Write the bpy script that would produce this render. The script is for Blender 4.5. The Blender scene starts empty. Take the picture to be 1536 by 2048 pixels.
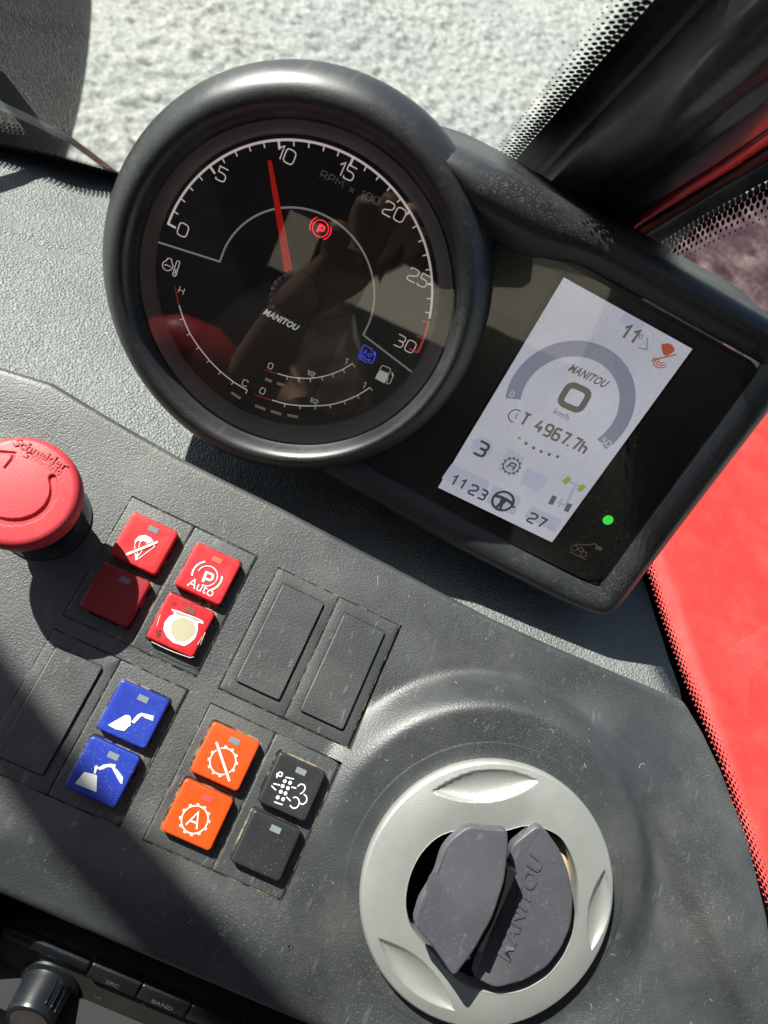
import bpy, bmesh, math, random
import numpy as np
from mathutils import Matrix, Vector, noise
random.seed(7); rng = np.random.default_rng(7)
S = bpy.context.scene
C = S.collection
# ---------------------------------------------------------------- frames (measured; lengths in mm, camera axes)
F_PX = 1480.0
PR = np.array([[0.89503235, 0.39810574, 0.20106942], [-0.43900529, 0.86592142, 0.23969656], [-0.07868574, -0.30280672, 0.94979821]])
PT = np.array([-87.744, 5.456, -258.139])
GR = np.array([[0.89347090, 0.44349476, -0.07086709], [-0.42164150, 0.77394898, -0.47246314], [-0.15468742, 0.45201257, 0.87849669]])
GT = np.array([75.4456, 98.1626, -310.2228]) * 0.76
PHI = math.radians(20)
_up = math.cos(PHI) * PR[:, 2] + math.sin(PHI) * PR[:, 1]
_fw = math.cos(PHI) * PR[:, 1] - math.sin(PHI) * PR[:, 2]
M = np.array([PR[:, 0], _fw, _up])                 # camera axes -> world axes
CAM = np.array([0.0, 0.0, 1750.0])                 # camera in world, mm
def ray(u, v): return M @ np.array([(u - 768) / F_PX, -(v - 1024) / F_PX, -1.0])
class Frame:
    """A plane of the place: origin o (mm, world), axes x, y, n."""
    def __init__(s, o, R): s.o = np.array(o, float); s.R = np.array(R, float)
    def w(s, a, b, h=0.0): return s.o + s.R @ np.array([a, b, h], float)
    def px(s, u, v, h=0.0):
        d = ray(u, v); n = s.R[:, 2]; o = s.o + n * h
        k = (n @ (o - CAM)) / (n @ d); p = s.R.T @ (CAM + k * d - s.o)
        return float(p[0]), float(p[1])
    def mat(s, a=0, b=0, h=0):
        m = Matrix([list(s.R[i]) + [0] for i in range(3)] + [[0, 0, 0, 1]])
        m.translation = Vector(s.w(a, b, h) / 1000); return m
    def sub(s, a, b, h, rx=0, ry=0, rz=0):
        R = Matrix.Rotation(rz, 3, 'Z') @ Matrix.Rotation(ry, 3, 'Y') @ Matrix.Rotation(rx, 3, 'X')
        return Frame(s.w(a, b, h), s.R @ np.array(R))
PF = Frame(CAM + M @ PT, M @ PR)
GF = Frame(CAM + M @ GT, M @ GR)
WF = Frame((0, 0, 0), np.eye(3))
# ---------------------------------------------------------------- camera
cam = bpy.data.cameras.new('camera'); co = bpy.data.objects.new('camera', cam); C.objects.link(co)
cam.sensor_fit = 'VERTICAL'; cam.sensor_height = 36; cam.sensor_width = 27; cam.lens = F_PX / 2048 * 36
cam.clip_start = 0.01; cam.clip_end = 2000
co.matrix_world = Matrix([list(M[i]) + [CAM[i] / 1000] for i in range(3)] + [[0, 0, 0, 1]])
cam.dof.use_dof = True; cam.dof.focus_distance = 0.262; cam.dof.aperture_fstop = 17
S.camera = co
# ---------------------------------------------------------------- sky, sun, exposure
SUN = M @ np.array([.235, -.79, -.555]); SUN = SUN / np.linalg.norm(SUN)      # the way the light travels
elev = math.asin(-SUN[2]); az = math.atan2(-SUN[0], -SUN[1])
W = bpy.data.worlds.new('World'); S.world = W; W.use_nodes = True
nt = W.node_tree; nt.nodes.clear()
sk = nt.nodes.new('ShaderNodeTexSky'); sk.sky_type = 'NISHITA'; sk.sun_disc = False
sk.sun_elevation = elev; sk.sun_rotation = az; sk.dust_density = 1.5
bg = nt.nodes.new('ShaderNodeBackground'); bg.inputs[1].default_value = 0.05
wo = nt.nodes.new('ShaderNodeOutputWorld')
nt.links.new(sk.outputs[0], bg.inputs[0]); nt.links.new(bg.outputs[0], wo.inputs[0])
sl = bpy.data.lights.new('sun', 'SUN'); sl.energy = 5.0; sl.angle = math.radians(0.53); sl.color = (1, .955, .88)
so = bpy.data.objects.new('sun', sl); C.objects.link(so)
so.rotation_euler = Vector(-SUN).to_track_quat('Z', 'Y').to_euler()
S.view_settings.view_transform = 'Standard'; S.view_settings.look = 'None'; S.view_settings.gamma = 1
S.view_settings.exposure = 1.12
S.cycles.use_denoising = True; S.cycles.max_bounces = 10; S.cycles.transparent_max_bounces = 16
S.cycles.caustics_reflective = False; S.cycles.caustics_refractive = False; S.cycles.sample_clamp_indirect = 4
# ---------------------------------------------------------------- mesh helpers (mm in, m out)
def rawmesh(name, V, Fc, mat, smooth=True, auto=None):
    me = bpy.data.meshes.new(name)
    me.from_pydata((np.asarray(V, float) / 1000).tolist(), [], [list(map(int, f)) for f in Fc])
    if mat: me.materials.append(mat)
    if auto is not None:
        me.polygons.foreach_set('use_smooth', [True] * len(me.polygons)); me.update()
        me.set_sharp_from_angle(angle=math.radians(auto))
    else:
        me.polygons.foreach_set('use_smooth', [smooth] * len(me.polygons))
    me.update(); return me
def empty(name, frame, a=0, b=0, h=0):
    o = bpy.data.objects.new(name, None); C.objects.link(o); o.empty_display_size = .01
    o.matrix_world = frame.mat(a, b, h); return o
def tag(o, label=None, cat=None, group=None, kind=None):
    if label: o['label'] = label
    if cat: o['category'] = cat
    if group: o['group'] = group
    if kind: o['kind'] = kind
    return o
def thing(name, label, cat, frame, a=0, b=0, h=0, group=None):
    return tag(empty(name, frame, a, b, h), label, cat, group)
def part(name, V, Fc, mat, parent=None, smooth=True, auto=None, label=None, kind=None, at=None):
    me = rawmesh(name, V, Fc, mat, smooth, auto)
    o = bpy.data.objects.new(name, me); C.objects.link(o)
    if parent is not None: o.parent = parent
    if at is not None: o.location = Vector(at) / 1000
    tag(o, label, kind=kind); return o
class MB:
    """collects vertices and faces"""
    def __init__(s): s.V = []; s.F = []
    def add(s, V, Fc):
        k = len(s.V); s.V += [tuple(v) for v in V]; s.F += [tuple(i + k for i in f) for f in Fc]; return s
    def part(s, name, mat, parent=None, **k): return part(name, s.V, s.F, mat, parent, **k)
def loft(loops, cap0=False, cap1=True, closed=True):
    n = len(loops[0]); V = [p for l in loops for p in l]; Fc = []
    for i in range(len(loops) - 1):
        for j in range(n if closed else n - 1):
            k = (j + 1) % n
            Fc.append((i * n + j, i * n + k, (i + 1) * n + k, (i + 1) * n + j))
    if cap0: Fc.append(tuple(range(n))[::-1])
    if cap1: Fc.append(tuple((len(loops) - 1) * n + j for j in range(n)))
    return V, Fc
def rrect(w, h, r, z=0, n=5, cx=0, cy=0):
    P = []
    for qx, qy, a0 in ((1, 1, 0), (-1, 1, 90), (-1, -1, 180), (1, -1, 270)):
        for i in range(n + 1):
            a = math.radians(a0 + 90 * i / n)
            P.append((cx + qx * (w / 2 - r) + r * math.cos(a), cy + qy * (h / 2 - r) + r * math.sin(a), z))
    return P
def lathe(prof, n=64, cx=0, cy=0, a0=0, a1=360):
    full = abs(a1 - a0) >= 360
    m = n if full else n + 1
    loops = [[(cx + r * math.cos(math.radians(a0 + (a1 - a0) * i / n)), cy + r * math.sin(math.radians(a0 + (a1 - a0) * i / n)), z) for i in range(m)] for r, z in prof]
    return loft(loops, False, False, full)
def disc(r, z=0, n=64, cx=0, cy=0):
    return [(cx + r * math.cos(2 * math.pi * i / n), cy + r * math.sin(2 * math.pi * i / n), z) for i in range(n)], [tuple(range(n))]
def box(cx, cy, cz, sx, sy, sz):
    V = [(cx + x * sx / 2, cy + y * sy / 2, cz + z * sz / 2) for x in (-1, 1) for y in (-1, 1) for z in (-1, 1)]
    return V, [(0, 1, 3, 2), (4, 6, 7, 5), (0, 4, 5, 1), (2, 3, 7, 6), (0, 2, 6, 4), (1, 5, 7, 3)]
def rbox(cx, cy, z0, z1, w, h, r, bev=.4, n=5):
    """rounded plate from z0 up to z1 with a bevelled upper edge"""
    return loft([rrect(w, h, r, z0, n, cx, cy), rrect(w, h, r, z1 - bev, n, cx, cy), rrect(w - .6 * bev, h - .6 * bev, max(r - .3 * bev, .05), z1 - .3 * bev, n, cx, cy),
                 rrect(w - 2 * bev, h - 2 * bev, max(r - bev, .05), z1, n, cx, cy)], True, True)
def grid(P):
    """P: array (rows, cols, 3)"""
    r, c = P.shape[:2]; V = P.reshape(-1, 3)
    i, j = np.meshgrid(np.arange(r - 1), np.arange(c - 1), indexing='ij')
    k = (i * c + j).ravel()
    return V, np.stack([k, k + 1, k + c + 1, k + c], 1)
def tube(path, rad, n=10, caps=True):
    P = [Vector(p) for p in path]; loops = []
    if not hasattr(rad, '__len__'): rad = [rad] * len(P)
    up = None
    for i, p in enumerate(P):
        t = (P[min(i + 1, len(P) - 1)] - P[max(i - 1, 0)]).normalized()
        if up is None: up = t.orthogonal().normalized()
        up = (up - t * up.dot(t)).normalized(); s = t.cross(up)
        loops.append([tuple(p + rad[i] * (math.cos(2 * math.pi * k / n) * up + math.sin(2 * math.pi * k / n) * s)) for k in range(n)])
    return loft(loops, caps, caps)
def ribbon(pts, w, z=0.0, closed=False):
    """flat stroke of width w along 2D points"""
    P = np.array(pts, float)
    if not closed and len(P) > 1:
        keep = [0] + [i for i in range(1, len(P)) if np.hypot(*(P[i] - P[i - 1])) > 1e-6]; P = P[keep]
    n = len(P); L = []; Rr = []
    for i in range(n):
        a = P[(i - 1) % n] if (closed or i > 0) else P[i]; b = P[(i + 1) % n] if (closed or i < n - 1) else P[i]
        d1 = P[i] - a; d2 = b - P[i]
        l1 = np.hypot(*d1); l2 = np.hypot(*d2)
        d1 = d1 / l1 if l1 > 1e-9 else d2 / max(l2, 1e-9); d2 = d2 / l2 if l2 > 1e-9 else d1
        n1 = np.array([-d1[1], d1[0]]); n2 = np.array([-d2[1], d2[0]]); m = n1 + n2; q = np.hypot(*m)
        m = m / q if q > 1e-6 else n1
        k = min(1 / max(m @ n1, .35), 2.0)
        L.append(P[i] + m * w / 2 * k); Rr.append(P[i] - m * w / 2 * k)
    V = [(p[0], p[1], z) for p in L] + [(p[0], p[1], z) for p in Rr]
    return V, [(i, n + i, n + (i + 1) % n, (i + 1) % n) for i in range(n if closed else n - 1)]
def arcp(cx, cy, r, a0, a1, n=24): return [(cx + r * math.cos(math.radians(a0 + (a1 - a0) * i / n)), cy + r * math.sin(math.radians(a0 + (a1 - a0) * i / n))) for i in range(n + 1)]
def poly(pts, z=0.0): return [(p[0], p[1], z) for p in pts], [tuple(range(len(pts)))]
def rounded(pts, r, n=3, closed=False):
    out = []; m = len(pts)
    for i, p in enumerate(pts):
        if not closed and i in (0, m - 1): out.append(tuple(p)); continue
        p = np.array(p, float); a = np.array(pts[(i - 1) % m], float) - p; b = np.array(pts[(i + 1) % m], float) - p
        la = np.hypot(*a); lb = np.hypot(*b); q = min(r, la * .5, lb * .5)
        A = p + a / la * q; B = p + b / lb * q
        for k in range(n + 1):
            t = k / n; out.append(tuple((1 - t) ** 2 * A + 2 * t * (1 - t) * p + t * t * B))
    return out
def sweep(path, prof, closed=True):
    """prof: (d, z), d inward from the path"""
    if not closed:
        P = np.array(path, float); T = np.gradient(P, axis=0); T /= np.hypot(T[:, 0], T[:, 1])[:, None]; N_ = np.stack([-T[:, 1], T[:, 0]], 1)
        return loft([[(p[0] + n[0] * d, p[1] + n[1] * d, z) for p, n in zip(P, N_)] for d, z in prof], False, False, False)
    P = np.array(path, float); n = len(P)
    T = np.roll(P, -1, 0) - np.roll(P, 1, 0); T /= np.hypot(T[:, 0], T[:, 1])[:, None]
    N = np.stack([-T[:, 1], T[:, 0]], 1)
    return loft([[(P[i][0] + N[i][0] * d, P[i][1] + N[i][1] * d, z) for i in range(n)] for d, z in prof], False, False)
# stroke font: squared technical lettering, cell height 1
_O = ([(0, .5), (0, 0), (.72, 0), (.72, 1), (0, 1), (0, .5)], 1)
G = {'0': (.72, [_O]), 'O': (.72, [_O]), 'D': (.72, [([(0, .5), (0, 0), (.72, 0), (.72, 1), (0, 1), (0, .5)], .4)]),
 '1': (.3, [([(0, .72), (.28, 1), (.28, 0)], 0)]), '2': (.68, [([(0, .8), (0, 1), (.66, 1), (.66, .55), (0, .3), (0, 0), (.68, 0)], 1)]),
 '3': (.68, [([(0, 1), (.66, 1), (.66, .52), (.2, .52)], 1), ([(.2, .52), (.66, .52), (.66, 0), (0, 0)], 1)]),
 '4': (.7, [([(.3, 1), (0, .35), (.7, .35)], 0), ([(.5, .6), (.5, 0)], 0)]), '5': (.68, [([(.66, 1), (.04, 1), (.04, .60)], 0), ([(.04, .60), (.66, .60), (.66, 0), (0, 0), (0, .15)], 1)]),
 '6': (.68, [([(.6, 1), (0, 1), (0, 0), (.66, 0), (.66, .55), (0, .55)], 1)]), '7': (.6, [([(0, 1), (.6, 1), (.3, 0)], 0)]),
 '9': (.68, [([(.06, 0), (.66, 0), (.66, 1), (0, 1), (0, .45), (.66, .45)], 1)]), 'P': (.68, [([(0, 0), (0, 1), (.66, 1), (.66, .42), (0, .42)], 1)]),
 'R': (.7, [([(0, 0), (0, 1), (.66, 1), (.66, .42), (0, .42)], 1), ([(.4, .42), (.7, 0)], 0)]), 'M': (.86, [([(0, 0), (0, 1), (.43, .35), (.86, 1), (.86, 0)], 0)]),
 'H': (.7, [([(0, 0), (0, 1)], 0), ([(.7, 0), (.7, 1)], 0), ([(0, .5), (.7, .5)], 0)]), 'C': (.68, [([(.68, .8), (.68, 1), (0, 1), (0, 0), (.68, 0), (.68, .2)], 1)]),
 'A': (.78, [([(0, 0), (.39, 1), (.78, 0)], 0), ([(.16, .34), (.62, .34)], 0)]), 'd': (.6, [([(.6, 1), (.6, 0), (0, 0), (0, .62), (.6, .62)], .6)]),
 'B': (.66, [([(0, .52), (0, 1), (.6, 1), (.6, .52), (0, .52)], .6), ([(0, .52), (.66, .52), (.66, 0), (0, 0), (0, .52)], .6)]), 'l': (.05, [([(0, 1), (0, 0)], 0)]),
 'u': (.55, [([(0, .65), (0, 0), (.55, 0), (.55, .65)], .7)]), 'e': (.58, [([(0, .33), (.58, .33), (.58, .65), (0, .65), (0, 0), (.5, 0)], .7)]),
 'x': (.5, [([(0, 0), (.5, .6)], 0), ([(0, .6), (.5, 0)], 0)]), '/': (.3, [([(0, -.1), (.3, 1)], 0)]), 'T': (.62, [([(0, 1), (.62, 1)], 0), ([(.31, 1), (.31, 0)], 0)]),
 'h': (.58, [([(0, 1), (0, 0)], 0), ([(0, .6), (.56, .6), (.56, 0)], .6)]), '.': (.08, [([(0, 0), (0, .14)], 0)]), ' ': (.4, []), 'I': (.1, [([(.05, 0), (.05, 1)], 0)]),
 'N': (.74, [([(0, 0), (0, 1), (.74, 0), (.74, 1)], 0)]), 'U': (.72, [([(0, 1), (0, 0), (.72, 0), (.72, 1)], 1)]), 'V': (.8, [([(0, 1), (.4, 0), (.8, 1)], 0)]),
 'G': (.7, [([(.7, .8), (.7, 1), (0, 1), (0, 0), (.7, 0), (.7, .5), (.4, .5)], 1)]), 'S': (.68, [([(.66, .85), (.66, 1), (0, 1), (0, .54), (.66, .5), (.66, 0), (0, 0), (0, .15)], .8)]),
 's': (.5, [([(.5, .65), (0, .65), (0, .35), (.5, .3), (.5, 0), (0, 0)], .5)])}
def write(mb, text, p0, dirv, hgt, wid, z=0, gap=.26, xs=1.0, shear=0.0, rad=.22, center=False, upv=None):
    """letters from baseline point p0 along unit vector dirv"""
    d = np.array(dirv, float); d /= np.hypot(*d); u = np.array([-d[1], d[0]]) if upv is None else np.array(upv, float)
    tot = sum((G[c][0] + gap) * xs for c in text) - gap * xs
    x = -tot / 2 if center else 0
    for c in text:
        w, strokes = G[c]
        for pts, r in strokes:
            q = [(px_, py) for px_, py in pts]
            cl = len(q) > 3 and q[0] == q[-1]
            if cl: q = q[:-1]
            if r: q = rounded(q, rad * r, 3, cl)
            Q = [np.array(p0) + hgt * ((x + a * xs + shear * b_) * d + b_ * u) for a, b_ in q]
            mb.add(*ribbon(Q, wid, z, cl))
        x += (w + gap) * xs
def logo(mb, word, p0, p1, hgt, z=0, bold=.30, thick=0):
    """heavy slanted lettering from baseline point p0 to p1"""
    p0 = np.array(p0, float); p1 = np.array(p1, float); d = p1 - p0; L = np.hypot(*d); d /= L
    V, Fc = text_mesh(word, 1.0, 0, .030, 1.07)
    A = np.array(V); lo = A.min(0); hi = A.max(0); A[:, 1] = (A[:, 1] - lo[1]) / (hi[1] - lo[1]); A[:, 0] = (A[:, 0] - lo[0]) / (hi[0] - lo[0])
    u = np.array([-d[1], d[0]])
    mb.add([tuple(p0 + d * (x * (L - .22 * hgt) + .28 * hgt * y) + u * y * hgt) + (z,) for x, y, _ in A], Fc)
_txt = {}
def text_mesh(body, size, extrude=0.0, offset=0.0, spacing=1.0):
    """outline of words in the built-in font (mm), centred"""
    cu = bpy.data.curves.new('lettering', 'FONT'); cu.body = body; cu.size = 1; cu.extrude = extrude / size; cu.align_x = 'CENTER'; cu.align_y = 'CENTER'; cu.resolution_u = 4; cu.offset = offset; cu.space_character = spacing
    o = bpy.data.objects.new('lettering', cu); C.objects.link(o)
    dg = bpy.context.evaluated_depsgraph_get(); me = o.evaluated_get(dg).to_mesh()
    V = [tuple(Vector(v.co) * size) for v in me.vertices]; Fc = [tuple(p.vertices) for p in me.polygons]
    o.evaluated_get(dg).to_mesh_clear(); bpy.data.objects.remove(o); bpy.data.curves.remove(cu)
    return V, Fc
def put(V, cx, cy, ang, z=0, sx=1, sy=1):
    c, s = math.cos(ang), math.sin(ang)
    return [(cx + (x * sx) * c - (y * sy) * s, cy + (x * sx) * s + (y * sy) * c, zz + z) for x, y, zz in V]
# ---------------------------------------------------------------- materials
def new_mat(name):
    m = bpy.data.materials.new(name); m.use_nodes = True; t = m.node_tree; t.nodes.clear()
    o = t.nodes.new('ShaderNodeOutputMaterial'); return m, t, o
def N(t, typ, **k):
    n = t.nodes.new(typ)
    for a, v in k.items():
        if a.startswith('i_'):
            key = a[2:]; key = int(key) if key.isdigit() else key.replace('_', ' ')
            n.inputs[key].default_value = v
        else: setattr(n, a, v)
    return n
def ramp(t, x0, c0, x1, c1, src):
    r = N(t, 'ShaderNodeValToRGB'); e = r.color_ramp.elements
    e[0].position = x0; e[0].color = c0; e[1].position = x1; e[1].color = c1
    t.links.new(src, r.inputs[0]); return r.outputs[0]
def c4(c): return (c[0], c[1], c[2], 1)
def g4(v): return (v, v, v, 1)
def plastic(name, col, rough=.4, grain=0, grain_scale=1500, dust=0, dustcol=(.45, .42, .36), scratch=0, var=.15, ior=1.5, film=0, bumpd=.00025, kind='grain', coat=0, metal=0):
    """moulded material: grain relief, uneven gloss, settled dust specks and fibres"""
    m, t, out = new_mat(name); L = t.links.new
    b = N(t, 'ShaderNodeBsdfPrincipled'); b.inputs['IOR'].default_value = ior; b.inputs['Metallic'].default_value = metal
    if coat: b.inputs['Coat Weight'].default_value = coat; b.inputs['Coat Roughness'].default_value = .12
    geo = N(t, 'ShaderNodeNewGeometry'); pos = geo.outputs['Position']
    n1 = N(t, 'ShaderNodeTexNoise', i_Scale=38.0, i_Detail=5.0, i_Roughness=.6); L(pos, n1.inputs['Vector'])
    hi = N(t, 'ShaderNodeMixRGB', blend_type='MULTIPLY'); hi.inputs[0].default_value = 1; hi.inputs[1].default_value = c4(col)
    L(ramp(t, .3, g4(1 - var), .7, g4(1 + var), n1.outputs[0]), hi.inputs[2]); colout = hi.outputs[0]
    rr = ramp(t, .3, g4(max(rough - .07, .02)), .7, g4(min(rough + .09, 1)), n1.outputs[0]); rough_out = rr
    if film:
        n2 = N(t, 'ShaderNodeTexNoise', i_Scale=22.0, i_Detail=8.0, i_Roughness=.65); L(pos, n2.inputs['Vector'])
        fm = N(t, 'ShaderNodeMixRGB'); L(ramp(t, .48, g4(0), .8, g4(film), n2.outputs[0]), fm.inputs[0]); L(colout, fm.inputs[1]); fm.inputs[2].default_value = c4(dustcol); colout = fm.outputs[0]
    if dust:
        fac = None
        for sc, thr, st in ((2300.0, .24, (1, 1, 1)), (1300.0, .13, (1, 1, 1)), (900.0, .07, (1, 1, 1))):
            mp = N(t, 'ShaderNodeMapping'); mp.inputs['Scale'].default_value = st
            mp.inputs['Rotation'].default_value = (.3, .5, random.uniform(0, 3)); L(pos, mp.inputs[0])
            v = N(t, 'ShaderNodeTexVoronoi', i_Scale=sc); L(mp.outputs[0], v.inputs['Vector'])
            sp = ramp(t, thr * .6, g4(1), thr, g4(0), v.outputs['Distance'])
            # only some of the cells carry a speck
            sel = N(t, 'ShaderNodeSeparateColor'); L(v.outputs['Color'], sel.inputs[0])
            ok = ramp(t, 1 - .55 * dust - .001, g4(0), 1 - .55 * dust + .05, g4(1), sel.outputs[0])
            mu = N(t, 'ShaderNodeMath', operation='MULTIPLY'); L(sp, mu.inputs[0]); L(ok, mu.inputs[1])
            if fac is None: fac = mu.outputs[0]
            else:
                mx = N(t, 'ShaderNodeMath', operation='MAXIMUM'); L(fac, mx.inputs[0]); L(mu.outputs[0], mx.inputs[1]); fac = mx.outputs[0]
        n3 = N(t, 'ShaderNodeTexNoise', i_Scale=30.0, i_Detail=4.0); L(pos, n3.inputs['Vector'])
        cl = N(t, 'ShaderNodeMath', operation='MULTIPLY'); L(fac, cl.inputs[0]); L(ramp(t, .42, g4(.10), .66, g4(1), n3.outputs[0]), cl.inputs[1])
        dm = N(t, 'ShaderNodeMixRGB'); L(cl.outputs[0], dm.inputs[0]); L(colout, dm.inputs[1]); dm.inputs[2].default_value = c4(dustcol); colout = dm.outputs[0]
        rm = N(t, 'ShaderNodeMixRGB'); L(cl.outputs[0], rm.inputs[0]); L(rough_out, rm.inputs[1]); rm.inputs[2].default_value = g4(.9); rough_out = rm.outputs[0]
    if scratch:
        fs = None
        for rz, sy in ((.4, .03), (1.9, .05), (2.6, .04)):
            mp = N(t, 'ShaderNodeMapping'); mp.inputs['Scale'].default_value = (1, sy, 1); mp.inputs['Rotation'].default_value = (.2, .1, rz); L(pos, mp.inputs[0])
            v = N(t, 'ShaderNodeTexNoise', i_Scale=420.0, i_Detail=1.0); L(mp.outputs[0], v.inputs['Vector'])
            s_ = ramp(t, .70, g4(0), .78, g4(scratch), v.outputs[0])
            if fs is None: fs = s_
            else:
                mx = N(t, 'ShaderNodeMath', operation='MAXIMUM'); L(fs, mx.inputs[0]); L(s_, mx.inputs[1]); fs = mx.outputs[0]
        dm = N(t, 'ShaderNodeMixRGB'); L(fs, dm.inputs[0]); L(colout, dm.inputs[1]); dm.inputs[2].default_value = c4((.3, .3, .29)); colout = dm.outputs[0]
    L(colout, b.inputs['Base Color']); L(rough_out, b.inputs['Roughness'])
    if grain:
        if kind == 'leather':
            v = N(t, 'ShaderNodeTexVoronoi', i_Scale=grain_scale, feature='SMOOTH_F1'); 
            wn = N(t, 'ShaderNodeTexNoise', i_Scale=grain_scale * .8, i_Detail=3.0); L(pos, wn.inputs['Vector'])
            ad = N(t, 'ShaderNodeVectorMath', operation='MULTIPLY_ADD'); L(wn.outputs['Color'], ad.inputs[0]); ad.inputs[1].default_value = (.0012, .0012, .0012); L(pos, ad.inputs[2]); L(ad.outputs[0], v.inputs['Vector'])
            src = v.outputs['Distance']
        else:
            v = N(t, 'ShaderNodeTexNoise', i_Scale=grain_scale, i_Detail=2.5, i_Roughness=.6); L(pos, v.inputs['Vector']); src = v.outputs[0]
        bp = N(t, 'ShaderNodeBump', i_Strength=grain, i_Distance=bumpd); L(src, bp.inputs['Height']); L(bp.outputs[0], b.inputs['Normal'])
    L(b.outputs[0], out.inputs[0]); return m
def flat(name, col, rough=.5, emit=0, ior=1.45):
    m, t, out = new_mat(name); b = N(t, 'ShaderNodeBsdfPrincipled'); b.inputs['Base Color'].default_value = c4(col); b.inputs['Roughness'].default_value = rough; b.inputs['IOR'].default_value = ior
    if emit: b.inputs['Emission Color'].default_value = c4(col); b.inputs['Emission Strength'].default_value = emit
    t.links.new(b.outputs[0], out.inputs[0]); return m
def glass(name, tint=(1, 1, 1), ior=1.5, dirt=0.0, rough=0.0, dscale=900, refl=2.0):
    """thin pane: lets light straight through, reflects by angle, carries a little dust"""
    m, t, out = new_mat(name); L = t.links.new
    tr = N(t, 'ShaderNodeBsdfTransparent'); tr.inputs[0].default_value = c4(tint)
    gl = N(t, 'ShaderNodeBsdfGlossy'); gl.inputs['Roughness'].default_value = rough
    fr = N(t, 'ShaderNodeFresnel', i_IOR=ior); mx = N(t, 'ShaderNodeMixShader')
    k = N(t, 'ShaderNodeMath', operation='MULTIPLY'); k.inputs[1].default_value = refl; L(fr.outputs[0], k.inputs[0])
    L(k.outputs[0], mx.inputs[0]); L(tr.outputs[0], mx.inputs[1]); L(gl.outputs[0], mx.inputs[2]); last = mx.outputs[0]
    if dirt:
        geo = N(t, 'ShaderNodeNewGeometry')
        n = N(t, 'ShaderNodeTexNoise', i_Scale=14.0, i_Detail=6.0); L(geo.outputs['Position'], n.inputs['Vector'])
        v = N(t, 'ShaderNodeTexVoronoi', i_Scale=dscale); L(geo.outputs['Position'], v.inputs['Vector'])
        sp = ramp(t, .10, g4(.7), .17, g4(0), v.outputs['Distance']); fl = ramp(t, .35, g4(dirt * .25), .75, g4(dirt), n.outputs[0])
        a = N(t, 'ShaderNodeMath', operation='MULTIPLY_ADD'); L(sp, a.inputs[0]); a.inputs[1].default_value = min(dirt * 4, .6); L(fl, a.inputs[2])
        df = N(t, 'ShaderNodeBsdfDiffuse'); df.inputs[0].default_value = (.6, .58, .52, 1)
        m2 = N(t, 'ShaderNodeMixShader'); L(a.outputs[0], m2.inputs[0]); L(last, m2.inputs[1]); L(df.outputs[0], m2.inputs[2]); last = m2.outputs[0]
    L(last, out.inputs[0]); return m
mt = {}
mt['pod'] = plastic('black satin plastic', (.0135, .0155, .0185), .42, .35, 2200, ior=1.85, dust=1.0, scratch=.10, var=.25, film=.03, bumpd=.00008)
mt['panel'] = plastic('dark grained plastic', (.041, .045, .049), .46, 1.0, 1500, ior=1.75, dust=.5, scratch=.12, var=.18, film=.15, dustcol=(.40, .38, .33), bumpd=.00017)
mt['bezel'] = plastic('switch surround plastic', (.038, .042, .046), .46, .8, 1700, ior=1.7, dust=.5, scratch=.2, film=.14, dustcol=(.38, .35, .29), bumpd=.00018)
mt['pad'] = plastic('grey soft dashboard skin', (.165, .178, .176), .50, 1.0, 1250, ior=1.75, dust=.15, var=.10, film=.12, dustcol=(.5, .5, .46), bumpd=.0008, kind='leather')
mt['black'] = plastic('matt black rubber', (.010, .010, .011), .6, .3, 900, dust=.25, var=.3, film=.12)
mt['hole'] = flat('black recess', (.004, .004, .005), .7)
mt['red'] = plastic('red button plastic', (.50, .016, .024), .42, .15, 1800, dust=.2, var=.07, scratch=.06, film=.05)
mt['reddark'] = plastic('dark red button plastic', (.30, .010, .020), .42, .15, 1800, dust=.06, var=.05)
mt['stop'] = plastic('red stop button plastic', (.56, .042, .055), .48, .2, 1500, dust=.12, var=.05, scratch=.03, film=.03)
mt['blue'] = plastic('blue button plastic', (.016, .040, .34), .38, .15, 1800, dust=.35, scratch=.06, var=.05, dustcol=(.5, .5, .5))
mt['orange'] = plastic('orange button plastic', (.66, .070, .006), .40, .15, 1800, dust=.2, var=.07, scratch=.05, film=.04)
mt['charcoal'] = plastic('charcoal button plastic', (.022, .023, .026), .42, .15, 1800, dust=.25, var=.1)
mt['ink'] = flat('white print', (.72, .72, .70), .5); mt['inkl'] = flat('backlit white print', (.62, .60, .58), .5, .22)
mt['inkgrey'] = flat('backlit grey print', (.42, .41, .40), .5, .16)
mt['scale'] = flat('backlit pink white print', (.58, .50, .48), .5, .34)
mt['redink'] = flat('dark red print', (.45, .03, .03), .5, .12)
mt['face'] = flat('black dial print', (.020, .021, .022), .45)
mt['ledred'] = flat('red warning light', (1.0, .02, .05), .5, .55)
mt['ledblue'] = flat('blue warning light', (.08, .10, 1.0), .5, .40)
mt['ledgreen'] = flat('green warning light', (.05, .75, .06), .5, .45)
mt['needle'] = flat('red needle', (.78, .022, .012), .4, .12)
mt['amber'] = flat('dim segment', (.60, .52, .34), .5, .06)
mt['silver'] = plastic('silver painted plastic', (.48, .495, .475), .42, 1.0, 3200, dust=.08, var=.05, metal=.55, bumpd=.00010, dustcol=(.5, .45, .35), film=.06)
mt['blade'] = plastic('grey violet plastic', (.080, .080, .097), .44, .5, 2200, dust=.35, var=.14, scratch=.16, film=.08, bumpd=.00012)
mt['dialring'] = plastic('grey bezel plastic', (.85, .85, .87), .5, .1, 2000, var=.05)
mt['lens'] = plastic('smoked cover', (.055, .052, .047), .16, 0, 2000, dust=.35, var=.2, film=.05)
mt['beige'] = plastic('beige foam', (.5, .38, .24), .8, .4, 900)
mt['chrome'] = flat('window in button', (.20, .23, .25), .25)
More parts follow.
